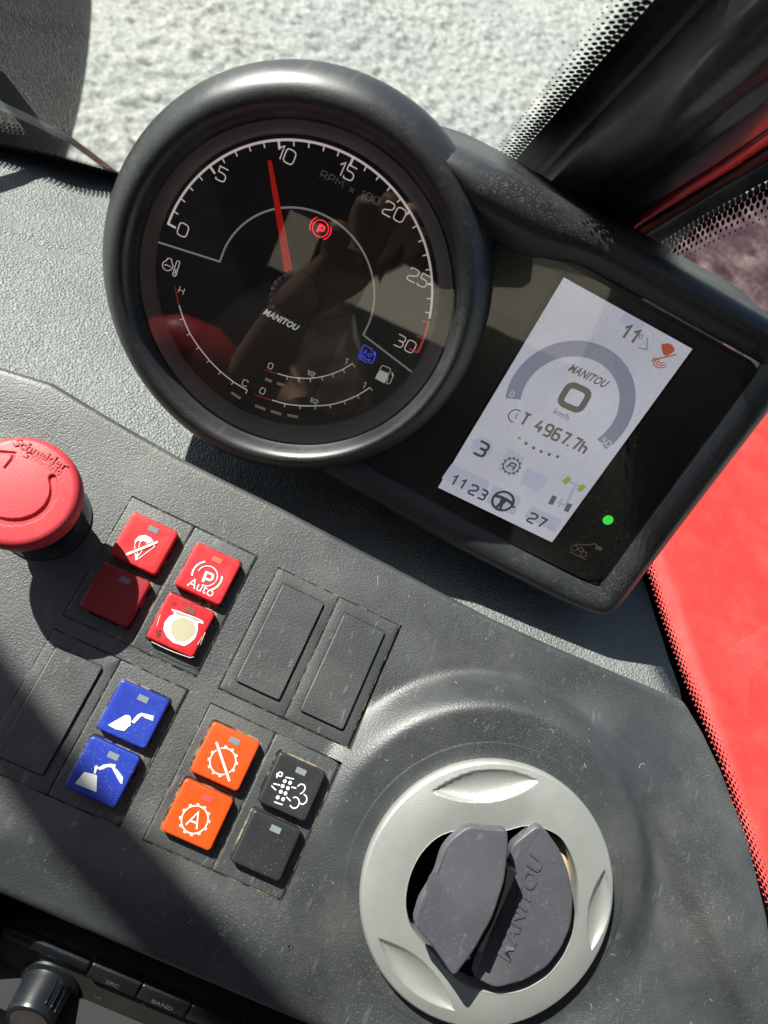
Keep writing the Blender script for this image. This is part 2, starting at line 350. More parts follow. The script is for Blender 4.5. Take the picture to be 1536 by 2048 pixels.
mt['glassdial'] = glass('dial glass', ior=1.48, dirt=.035, dscale=900)
mt['pane'] = glass('window pane', (.86, .90, .87), 1.5, dirt=.03, dscale=700, refl=1.0)
mt['frit'] = plastic('black enamel on glass', (.006, .007, .009), .22, 0, var=.2, film=.02)
mt['pillar'] = plastic('gloss black pillar trim', (.020, .021, .022), .33, .1, 1500, dust=.7, var=.3, film=.20, scratch=.2, coat=.5, dustcol=(.4, .4, .38))
mt['paint'] = plastic('red machine paint', (.50, .026, .022), .66, .25, 40, dust=.25, var=.10, scratch=.05, film=.14, bumpd=.0012, dustcol=(.5, .25, .2))
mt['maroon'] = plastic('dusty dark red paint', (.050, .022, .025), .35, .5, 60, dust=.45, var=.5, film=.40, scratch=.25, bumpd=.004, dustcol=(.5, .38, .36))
mt['tyre'] = plastic('tyre rubber', (.018, .014, .014), .8, .2, 25, var=.4, film=.06, bumpd=.003)
mt['headliner'] = plastic('grey cab headliner', (.35, .34, .31), .9, .2, 300, var=.1)
mt['cabin'] = plastic('dark cab lining', (.02, .02, .022), .8, .2, 300, var=.2)
# ================================================================ STRUCTURE: console panel, dashboard, windows, outside
VA, VB = 166.06, -68.33                               # air vent centre on the panel
def interp(x, tab): t = np.array(tab, float); return np.interp(x, t[:, 0], t[:, 1])
def sstep(x): x = np.clip(x, 0, 1); return x * x * (3 - 2 * x)
def softp(x, k): return k * np.log1p(np.exp(np.clip(x / k, -30, 30)))
TOP = [(-140, 14), (-75, 17.5), (-60.8, 19.3), (-43.7, 22.3), (-23.6, 20.4), (6.5, 18.4), (48, 17.9), (135, 15), (160, 15.6), (211, 18.4), (240, 20)]
_r = [PF.px(u, v) for u, v in ((1516, 1829), (1482, 1683), (1434, 1537), (1400, 1462), (1368, 1408))]
RIGHT = [(-140, 308)] + [(b, a) for a, b in _r] + [(_r[-1][1] + 6, _r[-1][0] - 5)]
def top(a): return interp(a, TOP)
def hpanel(a, b):
    h = np.zeros_like(a * 1.0 + b * 0.0)
    s = (a - 200) * .66 + (b + 6) * .75 + .0022 * (a - 239) ** 2
    fade = sstep((a - 150) / 60)
    h = h + (5.6 * sstep((s + 8.5) / 8.5) - .10 * softp(s, 3)) * sstep((a - 165) / 30) * sstep((14 - b) / 32)
    h = h - .42 * softp(-(b + 110), 2.0)
    h = h + 1.2 * sstep((-a + 5) / 60) * sstep((b + 5) / 25)
    d = np.hypot(a - (VA - 3), b - (VB + 4)); d2 = np.hypot(a - VA, b - VB)
    hv = VH + math.tan(.203) * (b - VB); k_ = sstep((67 - d) / 14)
    h = h * (1 - k_) + (hv - .9) * k_ - 30 * sstep((40 - d2) / 3)
    return h
VH = 3.67
POCK = [(0, 48, -45.6, 0), (56.4, 104.4, -46.1, -.5), (56.3, 104.3, -97, -51.4), (-.2, 47.8, -96.3, -50.7)]
al = set(np.round(np.arange(-130, 112.1, 1.5), 3)); bl = set(np.round(np.arange(-126, 3.1, 1.5), 3))
def lines(base, edges):
    L = [x for x in base if all(abs(x - e) > .5 for e in edges)]
    for e in edges: L += [e - .03, e + .03]
    return sorted(L)
g_ = .22
ea = sorted({round(v, 2) for p in POCK for v in (p[0] - g_, p[1] + g_)}); eb = sorted({round(v, 2) for p in POCK for v in (p[2] - g_, p[3] + g_)})
def merge(E_):
    out = []
    for e in E_:
        if not out or e - out[-1] > .12: out.append(e)
    return out
al = lines(al, merge(ea)); bl = lines(bl, merge(eb))
nA, nB = 130, 14
tA = np.linspace(0, 1, nA + 1)[1:]; tB = np.linspace(0, 1, nB + 1)[1:]
rollk = [(.9, -.35), (1.7, -1.2), (2.2, -2.6), (2.4, -4.5), (2.5, -26)]
rows = []
bparam = [('bot', i) for i in (4, 3, 2, 1, 0)] + [('b', v) for v in bl] + [('t', t) for t in tB] + [('top', i) for i in range(5)]
P = np.zeros((len(bparam), len(al) + nA + 5, 3))
for r, (k, v) in enumerate(bparam):
    A = np.array(al + [0.0] * (nA + 5)); off = len(al)
    def bof(a):
        if k == 'b': return np.full_like(a, v)
        if k == 'bot': return np.full_like(a, -126 - rollk[v][0] * 1.4)
        tp = top(a)
        return 3 + (tp - 3) * v if k == 't' else tp + rollk[v][0]
    # right part: stretched to the slanted edge
    b0 = v if k == 'b' else (-126 if k == 'bot' else None)
    for it in range(6):
        a_ = A[off:]; bb = bof(a_) if it else np.full_like(a_, b0 if b0 is not None else 10.0)
        Rr = interp(bb, RIGHT)
        a_[:nA] = al[-1] + (Rr[:nA] - al[-1]) * tA
        for q in range(5): a_[nA + q] = Rr[nA + q] + rollk[q][0]
    B = bof(A); H = hpanel(A, B)
    inside = np.zeros_like(A, bool)
    for p in POCK: inside |= (A > p[0] - g_) & (A < p[1] + g_) & (B > p[2] - g_) & (B < p[3] + g_)
    H = np.where(inside, -6.0, H)
    if k == 'bot': H = H + rollk[v][1] * 1.5
    if k == 'top': H = H + rollk[v][1]
    for q in range(5): H[off + nA + q] += rollk[q][1]
    P[r, :, 0] = A; P[r, :, 1] = B; P[r, :, 2] = H
V, Fc = grid(P)
console = thing('control_console', 'dark grey grained console panel carrying the coloured switches and the air vent', 'console', PF)
part('fascia', V, Fc, mt['panel'], console, auto=40)
V, Fc = lathe([(1.5, .05), (1.2, -.6), (.5, -1.0), (.45, .2), (.01, .5)], 20)
pa, pb = PF.px(577, 1891); part('fixing_pin', [(x + pa, y + pb, z + hpanel(np.array([pa]), np.array([pb]))[0]) for x, y, z in V], Fc, mt['black'], console)

# ---------------- planes of the windows
DV = np.array([.117, -.629, .793]); DV /= np.linalg.norm(DV)
ZD = PF.w(0, 15, -18)[2]                                # level of the dashboard skin
def onz(u, v, z=None):
    d = ray(u, v); k = ((ZD if z is None else z) - CAM[2]) / d[2]; return CAM + k * d
def plane(o, x, other):
    x = np.array(x, float); x /= np.linalg.norm(x); n = np.cross(x, other); n /= np.linalg.norm(n)
    return Frame(o, np.stack([x, np.cross(n, x), n], 1))
w0, w1 = onz(0, 300), onz(225, 355)
WIN = plane(w0, w1 - w0, DV)                            # windscreen; y up the glass, n towards the cab
q0 = onz(1283, 1150) + np.array([3, 0, 0]); q1 = PF.w(276, -43, -6) + np.array([8, 0, 0])
QD = np.array([q1[0] - q0[0], q1[1] - q0[1], 0.0])
COR = plane(q0, QD, DV)                                 # corner window
# ---------------- dashboard skin (level sheet between console edge, windscreen and corner window)
wx = (w1 - w0) / np.linalg.norm(w1 - w0)
DR = [onz(u, v) for u, v in ((1268, 1090), (1287, 1160), (1307, 1220), (1338, 1320), (1372, 1412))]
P = np.zeros((120, 200, 3))
for j, t in enumerate(np.linspace(0, 1, 200)):
    # near edge point under the console rim
    na = -150 + t * (232 + 150); near = PF.w(na, float(top(np.array([na]))[0]) - 1.5, -9.5); near[2] = ZD; near[1] -= 4
    fx = -330 + t * (330 + 110); kf = (fx - w0[0]) / wx[0]; far = w0 + wx * kf; far[2] = ZD
    for i, s in enumerate(np.linspace(0, 1, 120)):
        p = near * (1 - s) + far * s
        # follow the corner window on its side
        lx = float(np.interp(-p[1], [-q[1] for q in DR][::-1] if DR[0][1] < DR[-1][1] else [-q[1] for q in DR], [q[0] for q in DR][::-1] if DR[0][1] < DR[-1][1] else [q[0] for q in DR])) if p[1] < DR[0][1] else DR[0][0] - (p[1] - DR[0][1]) * .3
        p[0] = min(p[0], lx)
        hump = 2.5 * math.exp(-((p[0] + 190) / 45) ** 2 - ((p[1] - 222) / 22) ** 2) + 1.6 * noise.noise(Vector((p[0] / 55, p[1] / 30, 0))) * sstep((p[1] - 165) / 60)
        crease = -1.3 * math.exp(-((p[1] - 236 - .35 * (p[0] + 150)) / 4) ** 2) * float(sstep((-p[0] - 130) / 20))
        roll = -2.0 * float(sstep((s - .93) / .07)) ** 2
        P[i, j] = (p[0], p[1], p[2] + hump + crease + roll - 3 * float(sstep((.04 - s) / .04)))
V, Fc = grid(P)
dash = thing('dashboard', 'pale grey leather-grained dashboard skin around the instrument pod', 'dashboard', WF, -100, 200, ZD)
part('dash_skin', V - np.array([-100, 200, ZD]), Fc[:, ::-1] if False else Fc, mt['pad'], dash)
# rubber seal along the foot of the windscreen
path = [w0 + wx * k + np.array([0, 2, -2.5]) for k in np.linspace(-160, 235, 60)]
V, Fc = tube(path, 2.4, 10); part('seal_bead', [tuple(np.array(p) - (-100, 200, ZD)) for p in V], Fc, mt['black'], dash)
# black gasket between console, dashboard and corner window
edge = [PF.w(float(interp(b, RIGHT)) - 1, b, hpanel(np.array([float(interp(b, RIGHT))]), np.array([b * 1.0]))[0] - 4) for b in np.linspace(-120, 17, 40)]
edge += [np.array([0, 0, 0])] * 0
far1 = [np.array([onz(1283, 1150)[0] - 2 + k * .0, y, ZD - 2]) for k, y in enumerate(np.linspace(edge[-1][1] + 4, 330, 12))]
inner = edge + far1
qd = QD / np.linalg.norm(QD)
loops = []
for p in inner:
    k = (p[1] - q0[1]) / qd[1]; o = q0 + qd * k; o = np.array([max(o[0], p[0] + 1) + 3, o[1], p[2] - 1])
    lo_ = min(p[2] - 22, ZD - 6)
    loops.append([tuple(p - np.array([1.5, 0, 3])), tuple(p + np.array([.3, 0, -1])), (p[0] + 1.2, p[1], lo_ + 3), tuple([(p[0] + o[0]) / 2, p[1], lo_]), (o[0], o[1], lo_), (o[0], o[1], lo_ - 30)])
V, Fc = grid(np.array(loops)); part('edge_gasket', V - np.array([-100, 200, ZD]), Fc, mt['black'], dash)

# ---------------- windows
def pane_thing(name, label, fr, quad, mat):
    t = thing(name, label, 'window', fr)
    c = [fr.px(*q) if len(q) == 2 else (q[0], q[1]) for q in quad]
    lo = [(x, y, 0) for x, y in c]; hi = [(x, y, -4) for x, y in c]
    part('glass_pane', *poly(c, 0), mat, t)
    return t
wsc = pane_thing('windscreen', 'raked windscreen pane with dotted black border above the pale gravel', WIN, [(-220, 0, 0), (243, 0, 0), (243, 700, 0), (-220, 700, 0)], mt['pane'])
pa = [WIN.px(*p) for p in ((930, 419), (1016, 334), (1303, 0), (1420, -135))]; pb = [WIN.px(*p) for p in ((1000, 440), (1075, 360), (1412, 0), (1540, -140))]
part('border_band', *poly([(x, y) for x, y in pa + pb[::-1]], .6), mt['frit'], wsc)
def dots(line, inward, n_rows, step, r0, mb, z, along0=0, frac=(1, .87, .68, .46, .28)):
    L = np.array(line); seg = np.hypot(*(L[1:] - L[:-1]).T); cum = np.r_[0, np.cumsum(seg)]
    k = int(cum[-1] / step)
    for r in range(n_rows):
        rad = r0 * frac[r]
        for i in range(k):
            s = (i + .5 * (r % 2)) * step; x = np.interp(s, cum, L[:, 0]); y = np.interp(s, cum, L[:, 1])
            j = min(np.searchsorted(cum, s, side='right') - 1, len(seg) - 1); d = (L[j + 1] - L[j]) / seg[j]
            nn = np.array([-d[1], d[0]]) * inward; p = np.array([x, y]) + nn * (r0 * .9 + r * step * .74)
            mb.add(*disc(rad, z, 14, p[0], p[1]))
mb = MB(); dots(pa, 1, 5, 2.5, 1.2, mb, .6); mb.part('border_dots', mt['frit'], wsc, kind='stuff')
# zigzag row at the foot of the windscreen
mb = MB(); dots([WIN.px(-120, 262), WIN.px(0, 288), WIN.px(120, 312), WIN.px(236, 345), WIN.px(330, 372)], 1, 3, 2.0, .85, mb, .6); mb.part('foot_dots', mt['frit'], wsc, kind='stuff')
part('foot_band', *poly([WIN.px(-120, 262), WIN.px(0, 288), WIN.px(120, 312), WIN.px(236, 345), WIN.px(330, 372), WIN.px(330, 402), WIN.px(-120, 292)], .5), mt['frit'], wsc)
cw = pane_thing('corner_window', 'corner window pane with dotted black border in front of the red bodywork', COR, [(-165, -8, 0), (330, -8, 0), (330, 500, 0), (-165, 500, 0)], mt['pane'])
row = [(1255, 1010), (1297, 1142), (1324, 1233), (1368, 1357), (1409, 1449), (1448, 1542), (1487, 1664), (1531, 1795), (1580, 1930)]
ql = [COR.px(*p) for p in row]; qin = [COR.px(u - 60, v + 25) for u, v in row]
part('border_band', *poly(ql + qin[::-1], .6), mt['frit'], cw)
mb = MB(); dots(ql, 1, 5, 2.6, 1.2, mb, .7); 
row = [(1271, 480), (1297, 502)]; t1 = [COR.px(*p) for p in ((1200, 552), (1297, 502), (1416, 426), (1536, 362), (1640, 305))]; t2 = [COR.px(*p) for p in ((1180, 528), (1271, 478), (1400, 400), (1536, 322), (1640, 262))]
dots(t1, -1, 5, 2.9, 1.4, mb, .7); mb.part('border_dots', mt['frit'], cw, kind='stuff')
part('border_band', *poly(t1 + t2[::-1], .6), mt['frit'], cw)
# ---------------- pillar between the two panes
L1 = [(860, 600), (960, 490), (1065, 360), (1150, 268), (1280, 132), (1402, 0), (1530, -140), (1700, -330)]
L2 = [(1040, 640), (1150, 560), (1271, 486), (1360, 432), (1450, 378), (1540, 326), (1640, 262), (1800, 165)]
pil = thing('corner_pillar', 'glossy black pillar trim between windscreen and corner window', 'pillar', WIN, *WIN.px(1065, 360))
loops = []; inv = np.array(WIN.R).T; po = WIN.w(*WIN.px(1065, 360))
for a, b in zip(L1, L2):
    p = WIN.w(*WIN.px(*a), 2); q = COR.w(*COR.px(*b), 2); m_ = (p + q) / 2; outw = CAM - m_; ax = DV; outw = outw - ax * (outw @ ax); outw /= np.linalg.norm(outw)
    wdt = np.linalg.norm(q - p); lp = []
    for k in range(25):
        t = k / 24; bul = (math.sin(math.pi * t) ** .75) * .30 * wdt - 3.0 * math.exp(-((t - .56) / .04) ** 2)
        lp.append(inv @ (p * (1 - t) + q * t + outw * bul - po))
    loops.append(lp)
V, Fc = grid(np.array(loops)); part('pillar_trim', V, Fc, mt['pillar'], pil)
# red band laid over the pillar trim, and the seal beside it
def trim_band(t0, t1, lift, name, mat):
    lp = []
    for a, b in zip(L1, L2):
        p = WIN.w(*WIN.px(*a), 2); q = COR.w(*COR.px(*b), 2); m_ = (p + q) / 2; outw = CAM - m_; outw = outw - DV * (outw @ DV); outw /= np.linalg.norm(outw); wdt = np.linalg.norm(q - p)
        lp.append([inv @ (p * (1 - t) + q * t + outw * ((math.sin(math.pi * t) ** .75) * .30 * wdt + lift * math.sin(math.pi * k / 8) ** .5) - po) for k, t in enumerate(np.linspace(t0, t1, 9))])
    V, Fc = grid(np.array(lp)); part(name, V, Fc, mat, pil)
trim_band(.80, .90, 1.6, 'red_pillar_band', plastic('deep red band', (.42, .012, .014), .3, 0, dust=.2, var=.25, coat=.5))
trim_band(.895, 1.0, 2.6, 'pillar_seal', mt['black'])
# ---------------- outside: ground, red bodywork, wheel
xs = np.linspace(-2.6, 2.2, 480); ys = np.linspace(1.2, 6.6, 520)
X, Y = np.meshgrid(xs, ys)
def vnoise(X, Y, f, seed):
    r = np.random.default_rng(seed); T = r.random((256, 256)); x = X * f; y = Y * f
    i = np.floor(x).astype(int); j = np.floor(y).astype(int); u = x - i; v = y - j; u = u * u * (3 - 2 * u); v = v * v * (3 - 2 * v)
    g = lambda a, b: T[a % 256, b % 256]
    return (g(i, j) * (1 - u) + g(i + 1, j) * u) * (1 - v) + (g(i, j + 1) * (1 - u) + g(i + 1, j + 1) * u) * v
Z = 21 * (vnoise(X, Y, 17, 1) - .5) + 20 * (vnoise(X, Y, 34, 2) - .5) + 13 * (vnoise(X, Y, 70, 3) - .5) + 30 * (vnoise(X, Y, 3, 4) - .5)
ex = np.minimum(np.minimum(X - xs[0], xs[-1] - X), np.minimum(Y - ys[0], ys[-1] - Y)); Z = Z * sstep(ex / .25) + 8 * sstep(ex / .25)
m, t, out = new_mat('pale gravel'); L = t.links.new
b = N(t, 'ShaderNodeBsdfPrincipled'); b.inputs['Roughness'].default_value = .9; geo = N(t, 'ShaderNodeNewGeometry')
n1 = N(t, 'ShaderNodeTexNoise', i_Scale=52.0, i_Detail=7.0, i_Roughness=.65); n2 = N(t, 'ShaderNodeTexNoise', i_Scale=1.1, i_Detail=3.0)
L(geo.outputs['Position'], n1.inputs['Vector']); L(geo.outputs['Position'], n2.inputs['Vector'])
mx = N(t, 'ShaderNodeMixRGB', blend_type='MULTIPLY'); mx.inputs[0].default_value = 1
L(ramp(t, .28, (.19, .20, .20, 1), .68, (.58, .59, .565, 1), n1.outputs[0]), mx.inputs[1]); L(ramp(t, .35, (.86, .90, .91, 1), .65, (1, .99, .94, 1), n2.outputs[0]), mx.inputs[2])
L(mx.outputs[0], b.inputs['Base Color']); bp = N(t, 'ShaderNodeBump', i_Strength=.8, i_Distance=.02); L(n1.outputs[0], bp.inputs['Height']); L(bp.outputs[0], b.inputs['Normal']); L(b.outputs[0], out.inputs[0]); mt['gravel'] = m
V, Fc = grid(np.stack([X * 1000, Y * 1000, Z + 4], 2)); o = part('gravel_surface', V, Fc, mt['gravel']); tag(o, kind='structure')
V, Fc = box(0, 0, -10, 600000, 600000, 20); o = part('ground', V, Fc, mt['gravel']); tag(o, kind='structure')
# red bodywork beside the cab
ZH = 1200
def onp(u, v, z=ZH): return onz(u, v, z)
c0 = onp(1340, 1130); c1 = onp(1500, 1600); cd = (c1 - c0) / np.linalg.norm(c1 - c0); side = np.array([cd[1], -cd[0], 0.0])
if side[0] < 0: side = -side
hood = thing('red_bodywork', 'bright red painted machine bodywork outside the corner window', 'bodywork', WF, c0[0], c0[1], ZH)
prof = [(-150, -260), (-140, -46), (-120, -34), (-30, -26), (-20, -16), (-9, -2.5), (0, 0), (14, 1.5), (80, 6), (300, 10), (700, 12), (740, 0), (745, -300)]
loops = []
for s in (-330, -320, 0, 200, 400, 700):
    dz = 0 if s > -325 else -3
    loops.append([tuple(cd * s + side * a + np.array([0, 0, z + dz])) for a, z in prof])
V, Fc = grid(np.array(loops)); part('body_panel', V, Fc, mt['paint'], hood, auto=60)
k0, k1, k2, k3 = [onp(u, v, 1150) for u, v in ((1290, 470), (1000, 560), (1200, 1100), (1700, 640))]
far = onp(1560, 150, 1150)
base_ = [k1, k2, k3 + side * 300, far + side * 500, k0]
bx_ = MB(); 
Vt = [tuple(p) for p in base_]; Vb = [(p[0], p[1], 500) for p in base_]; bx_.add(Vt + Vb, [tuple(range(5))] + [(i, (i + 1) % 5, 5 + (i + 1) % 5, 5 + i) for i in range(5)])
gg = np.zeros((60, 60, 3))
for i, s in enumerate(np.linspace(0, 1, 60)):
    for j, t_ in enumerate(np.linspace(0, 1, 60)):
        a = k2 * (1 - s) + (k3 + side * 300) * s; b_ = k0 * (1 - s) + (far + side * 500) * s; p = a * (1 - t_) + b_ * t_
        gg[i, j] = (p[0], p[1], p[2] + 6 + 14 * noise.noise(Vector((p[0] / 90, p[1] / 45, 0))) + 9 * noise.noise(Vector((p[0] / 28, p[1] / 22, 3))))
V, Fc = grid(gg)
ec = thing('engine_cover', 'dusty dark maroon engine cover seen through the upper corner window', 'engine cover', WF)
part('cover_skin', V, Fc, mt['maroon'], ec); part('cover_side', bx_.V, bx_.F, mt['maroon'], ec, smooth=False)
# ================================================================ ITEMS on the console
def c3(x, y): return (x * .3646, 840 + y * .3646)       # pixel of an enlarged detail -> pixel of the photograph
def c4x(x, y): return (x * .46875, 1260 + y * .46875)
CAPH = 4.1
def dusty_gap(name, thr=.5):
    m, t, out = new_mat(name); b = N(t, 'ShaderNodeBsdfPrincipled'); b.inputs['Roughness'].default_value = .9
    geo = N(t, 'ShaderNodeNewGeometry'); n1 = N(t, 'ShaderNodeTexNoise', i_Scale=150.0, i_Detail=8.0, i_Roughness=.75); t.links.new(geo.outputs['Position'], n1.inputs['Vector'])
    t.links.new(ramp(t, thr - .07, (.006, .006, .006, 1), thr + .07, (.30, .245, .16, 1), n1.outputs[0]), b.inputs['Base Color']); t.links.new(b.outputs[0], out.inputs[0]); return m
mt['gap'] = dusty_gap('dusty gap', .53); mt['gap2'] = dusty_gap('dusty joint', .56)
def joint(parent, w=24.1, h=45.75):
    part('dust_line', *loft([rrect(w + .12, h + .12, .3, .1, 3), rrect(w - .35, h - .35, .3, .12, 3)], False, False), mt['gap2'], parent, smooth=False)
def bezel(parent, w=23.75, h=45.4):
    joint(parent)
    V, Fc = loft([rrect(w, h, .5, -3, 3), rrect(w, h, .5, 0, 3), rrect(w - .35, h - .35, .4, .28, 3), rrect(w - 1.0, h - 1.0, .4, .34, 3)], False, True)
    return part('bezel', V, Fc, mt['bezel'], parent, auto=50)
def cap(parent, cx, cy, mat, label, lamp=None, dish=-.5):
    w, h = 16.9, 16.6; n = 6
    V, Fc = loft([rrect(w + .2, h + .2, 1.3, -.5, n), rrect(w + .2, h + .2, 1.3, CAPH - .9, n), rrect(w, h, 1.25, CAPH - .35, n), rrect(w - .45, h - .45, 1.05, CAPH - .06, n),
                  rrect(w - 1.2, h - 1.2, .8, CAPH, n), rrect(w - 5, h - 5, .6, CAPH - .12, n), rrect(2, 2, .3, CAPH - .16, n)], False, True)
    o = part('button', V, Fc, mat, parent, auto=50, label=label, at=(cx, cy, 0))
    return o
def window(btn, mat, label=None):
    o = part('indicator_window', *loft([rrect(3.5, 1.9, .12, CAPH - .1, 2), rrect(3.5, 1.9, .12, CAPH + .02, 2)], False, True), mat, btn, smooth=False, at=(.5, 5.4, 0), label=label)
    f = loft([rrect(3.9, 2.3, .2, CAPH + .01, 2), rrect(3.5, 1.9, .12, CAPH + .03, 2)], False, False)
    return o
def gasket(parent, cx, cy):
    """dusty gap around a cap"""
    V, Fc = loft([rrect(18.3, 18.0, 1.5, .37, 5), rrect(16.6, 16.4, 1.2, .39, 5)], False, False)
    part('cap_gap', V, Fc, mt['gap'], parent, at=(cx, cy, 0))
def module(a, b, label, group='double push switches in the console'):
    return thing('push_switch', label, 'switch', PF, a, b, .15, group)
def symbol(btn_o, c, mat, shapes, z=None):
    """shapes given by a function that maps photo pixels to the plane of the cap, around the cap centre c"""
    z = CAPH + .035 if z is None else z
    mb = MB()
    for s in shapes: mb.add(*s)
    return mb.part('symbol', mat, btn_o, smooth=False)
def onbtn(c, conv=lambda x, y: (x, y)):
    def f(*pts):
        out = []
        for p in pts:
            a, b = PF.px(*conv(*p), CAPH + .2); out.append((a - c[0], b - c[1]))
        return out
    return f
ZS = CAPH + .05
# ---- red pair, parachute symbol above a plain one
m1 = module(12.0, -22.9, 'switch with two red buttons, the upper one marked with a crossed out parachute'); bezel(m1)
c = (12.15, -13.4); gasket(m1, .15, 9.5); b1 = cap(m1, .15, 9.5, mt['red'], 'red button with white crossed out parachute'); window(b1, mt['chrome']); q = onbtn(c, c3)
dome = q((738, 690), (740, 660), (762, 636), (795, 630), (828, 645), (848, 676), (850, 696), (836, 686), (816, 688), (806, 672), (786, 664), (770, 668), (762, 660), (748, 668))
sh = [poly(dome, ZS)]
for a_, b_ in (((739, 688), (744, 766)), ((768, 668), (746, 766)), ((806, 676), (746, 766)), ((849, 694), (748, 768))): sh.append(ribbon(q(a_, b_), .27, ZS))
sh.append(poly(q((738, 735), (768, 735), (745, 770)), ZS))
symbol(b1, c, mt['ink'], sh)
V, Fc = ribbon(q((700, 735), (857, 671)), 1.45, ZS + .02); part('slash_ground', V, Fc, mt['red'], b1, smooth=False); V, Fc = ribbon(q((692, 738), (865, 668)), .8, ZS + .05); part('slash', V, Fc, mt['ink'], b1, smooth=False)
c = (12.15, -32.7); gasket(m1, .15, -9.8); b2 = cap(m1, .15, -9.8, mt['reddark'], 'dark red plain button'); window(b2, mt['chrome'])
# ---- red pair, parking brake symbol above a worn one
m2 = module(36.0, -22.9, 'switch with two red buttons, the upper reading Auto and the lower worn through'); bezel(m2)
c = (35.95, -13.4); gasket(m2, -.05, 9.5); b1 = cap(m2, -.05, 9.5, mt['red'], 'red button with white parking brake sign and the word Auto'); window(b1, flat('pale red window', (.62, .13, .08), .3)); q = onbtn(c, c3)
pc = q((1136, 855))[0]; sh = []
for r_, a0, a1, w_ in ((4.0, 2, 150, .34), (4.0, -70, 2, .34)): sh.append(ribbon(arcp(pc[0], pc[1], r_ * .86, a0 - 25, a1 + 25 if a0 > 0 else a1 - 0, 20), .36, ZS))
sh += [ribbon(arcp(pc[0], pc[1], 5.0, 125, 205), .62, ZS), ribbon(arcp(pc[0], pc[1], 5.0, -55, 25), .62, ZS)]
sh += [ribbon(q((1112, 888), (1135, 828)), .95, ZS), ribbon(rounded(q((1128, 833), (1172, 850), (1160, 882), (1118, 866)), .9, 4), .8, ZS)]
o = symbol(b1, c, mt['ink'], sh); tc = q((1104, 920))[0]
V, Fc = text_mesh('Auto', 4.6); part('lettering', put(V, tc[0], tc[1], 0, ZS), Fc, mt['ink'], b1, smooth=False)
c = (35.9, -32.7); gasket(m2, -.1, -9.8); b2 = cap(m2, -.1, -9.8, mt['red'], 'red button worn through to white and cream in its middle'); window(b2, flat('brown window', (.16, .07, .035), .5)); q = onbtn(c, c3)
blob = q((935, 1035), (975, 1045), (1010, 1060), (1062, 1078), (1110, 1100), (1120, 1118), (1085, 1112), (1086, 1150), (1072, 1195), (1040, 1225), (1010, 1242), (985, 1232), (950, 1222), (915, 1190), (896, 1150), (902, 1110), (930, 1075), (960, 1062))
part('worn_patch', *poly(rounded(blob, .5, 2, True), ZS), flat('worn white', (.72, .72, .72), .6), b2, smooth=False)
dc = q((1003, 1148))[0]
part('cream_spot', *poly([(dc[0] + (r_ := 4.0 + .15 * math.sin(3 * t_) + .1 * math.sin(7 * t_)) * math.cos(t_), dc[1] + r_ * .97 * math.sin(t_)) for t_ in np.linspace(0, 2 * math.pi, 48, endpoint=False)], ZS + .05), plastic('cream core', (.46, .42, .28), .6, .3, 900, var=.15), b2, smooth=False)
part('grey_flap', *poly(q((960, 1046), (1010, 1066), (1062, 1082), (1112, 1106), (1078, 1104), (1040, 1082), (990, 1072), (968, 1066)), ZS + .06), flat('grey flap', (.30, .32, .33), .5), b2, smooth=False)
sh = [ribbon(q((830, 1215), (900, 1250), (960, 1275), (1040, 1303), (1062, 1300)), .22, ZS), ribbon(q((1085, 1230), (1110, 1185), (1098, 1235), (1125, 1165)), .25, ZS), ribbon(q((860, 1130), (872, 1085), (880, 1070)), .22, ZS), ribbon(q((1128, 1030), (1160, 1042)), .15, ZS)]
mb = MB(); [mb.add(*s) for s in sh]; mb.part('wear_marks', flat('worn edge white', (.62, .55, .54), .6), b2, smooth=False)
mb = MB()
for k in range(16):
    x_, y_ = rng.normal(870, 9), rng.normal(1170, 14); mb.add(*ribbon(q((x_, y_), (x_ + 10, y_ + 9 * rng.random())), .25, ZS + .01))
for k in range(26):
    x_ = rng.uniform(925, 1150); y_ = 1000 + abs(x_ - 985) * .10 + rng.normal(0, 7); mb.add(*ribbon(q((x_, y_), (x_ + 7, y_ + rng.normal(0, 4))), .2, ZS + .01))
mb.part('dirt_marks', flat('brown grime', (.09, .045, .02), .8), b2, smooth=False)
# ---- blue pair, bucket symbols
m3 = module(35.6, -73.5, 'switch with two blue buttons marked with white bucket and arm signs'); bezel(m3)
c = (35.75, -64.2); gasket(m3, .15, 9.3); b1 = cap(m3, .15, 9.3, mt['blue'], 'blue button with raised bucket sign'); window(b1, mt['chrome']); q = onbtn(c, c4x)
sh = [poly(rounded(q((460, 405), (500, 382), (538, 361), (556, 366), (560, 390), (545, 415), (530, 431), (495, 424)), .4, 2, True), ZS), poly([(x, y) for x, y in [(q((549, 404))[0][0] + .62 * math.cos(k * math.pi / 8), q((549, 404))[0][1] + .62 * math.sin(k * math.pi / 8)) for k in range(16)]], ZS + .02),
      poly(q((560, 392), (585, 362), (604, 353), (616, 357), (613, 366), (600, 370), (588, 384), (572, 399)), ZS), poly(q((606, 354), (656, 366), (652, 388), (612, 372), (616, 360)), ZS + .02)]
symbol(b1, c, mt['ink'], sh)
c = (35.8, -83.3); gasket(m3, .2, -9.8); b2 = cap(m3, .2, -9.8, mt['blue'], 'blue button with lowered bucket sign'); window(b2, mt['chrome']); q = onbtn(c, c4x)
sh = [poly(rounded(q((319, 655), (360, 605), (414, 619), (412, 692)), .3, 2, True), ZS), ribbon(q((404, 612), (408, 592)), .7, ZS), poly([(q((411, 587))[0][0] + .6 * math.cos(k * math.pi / 8), q((411, 587))[0][1] + .6 * math.sin(k * math.pi / 8)) for k in range(16)], ZS + .02),
      poly(q((418, 588), (440, 575), (470, 571), (494, 574), (490, 590), (462, 584), (442, 592), (424, 598)), ZS), poly(q((478, 590), (497, 592), (525, 628), (521, 657), (512, 652)), ZS)]
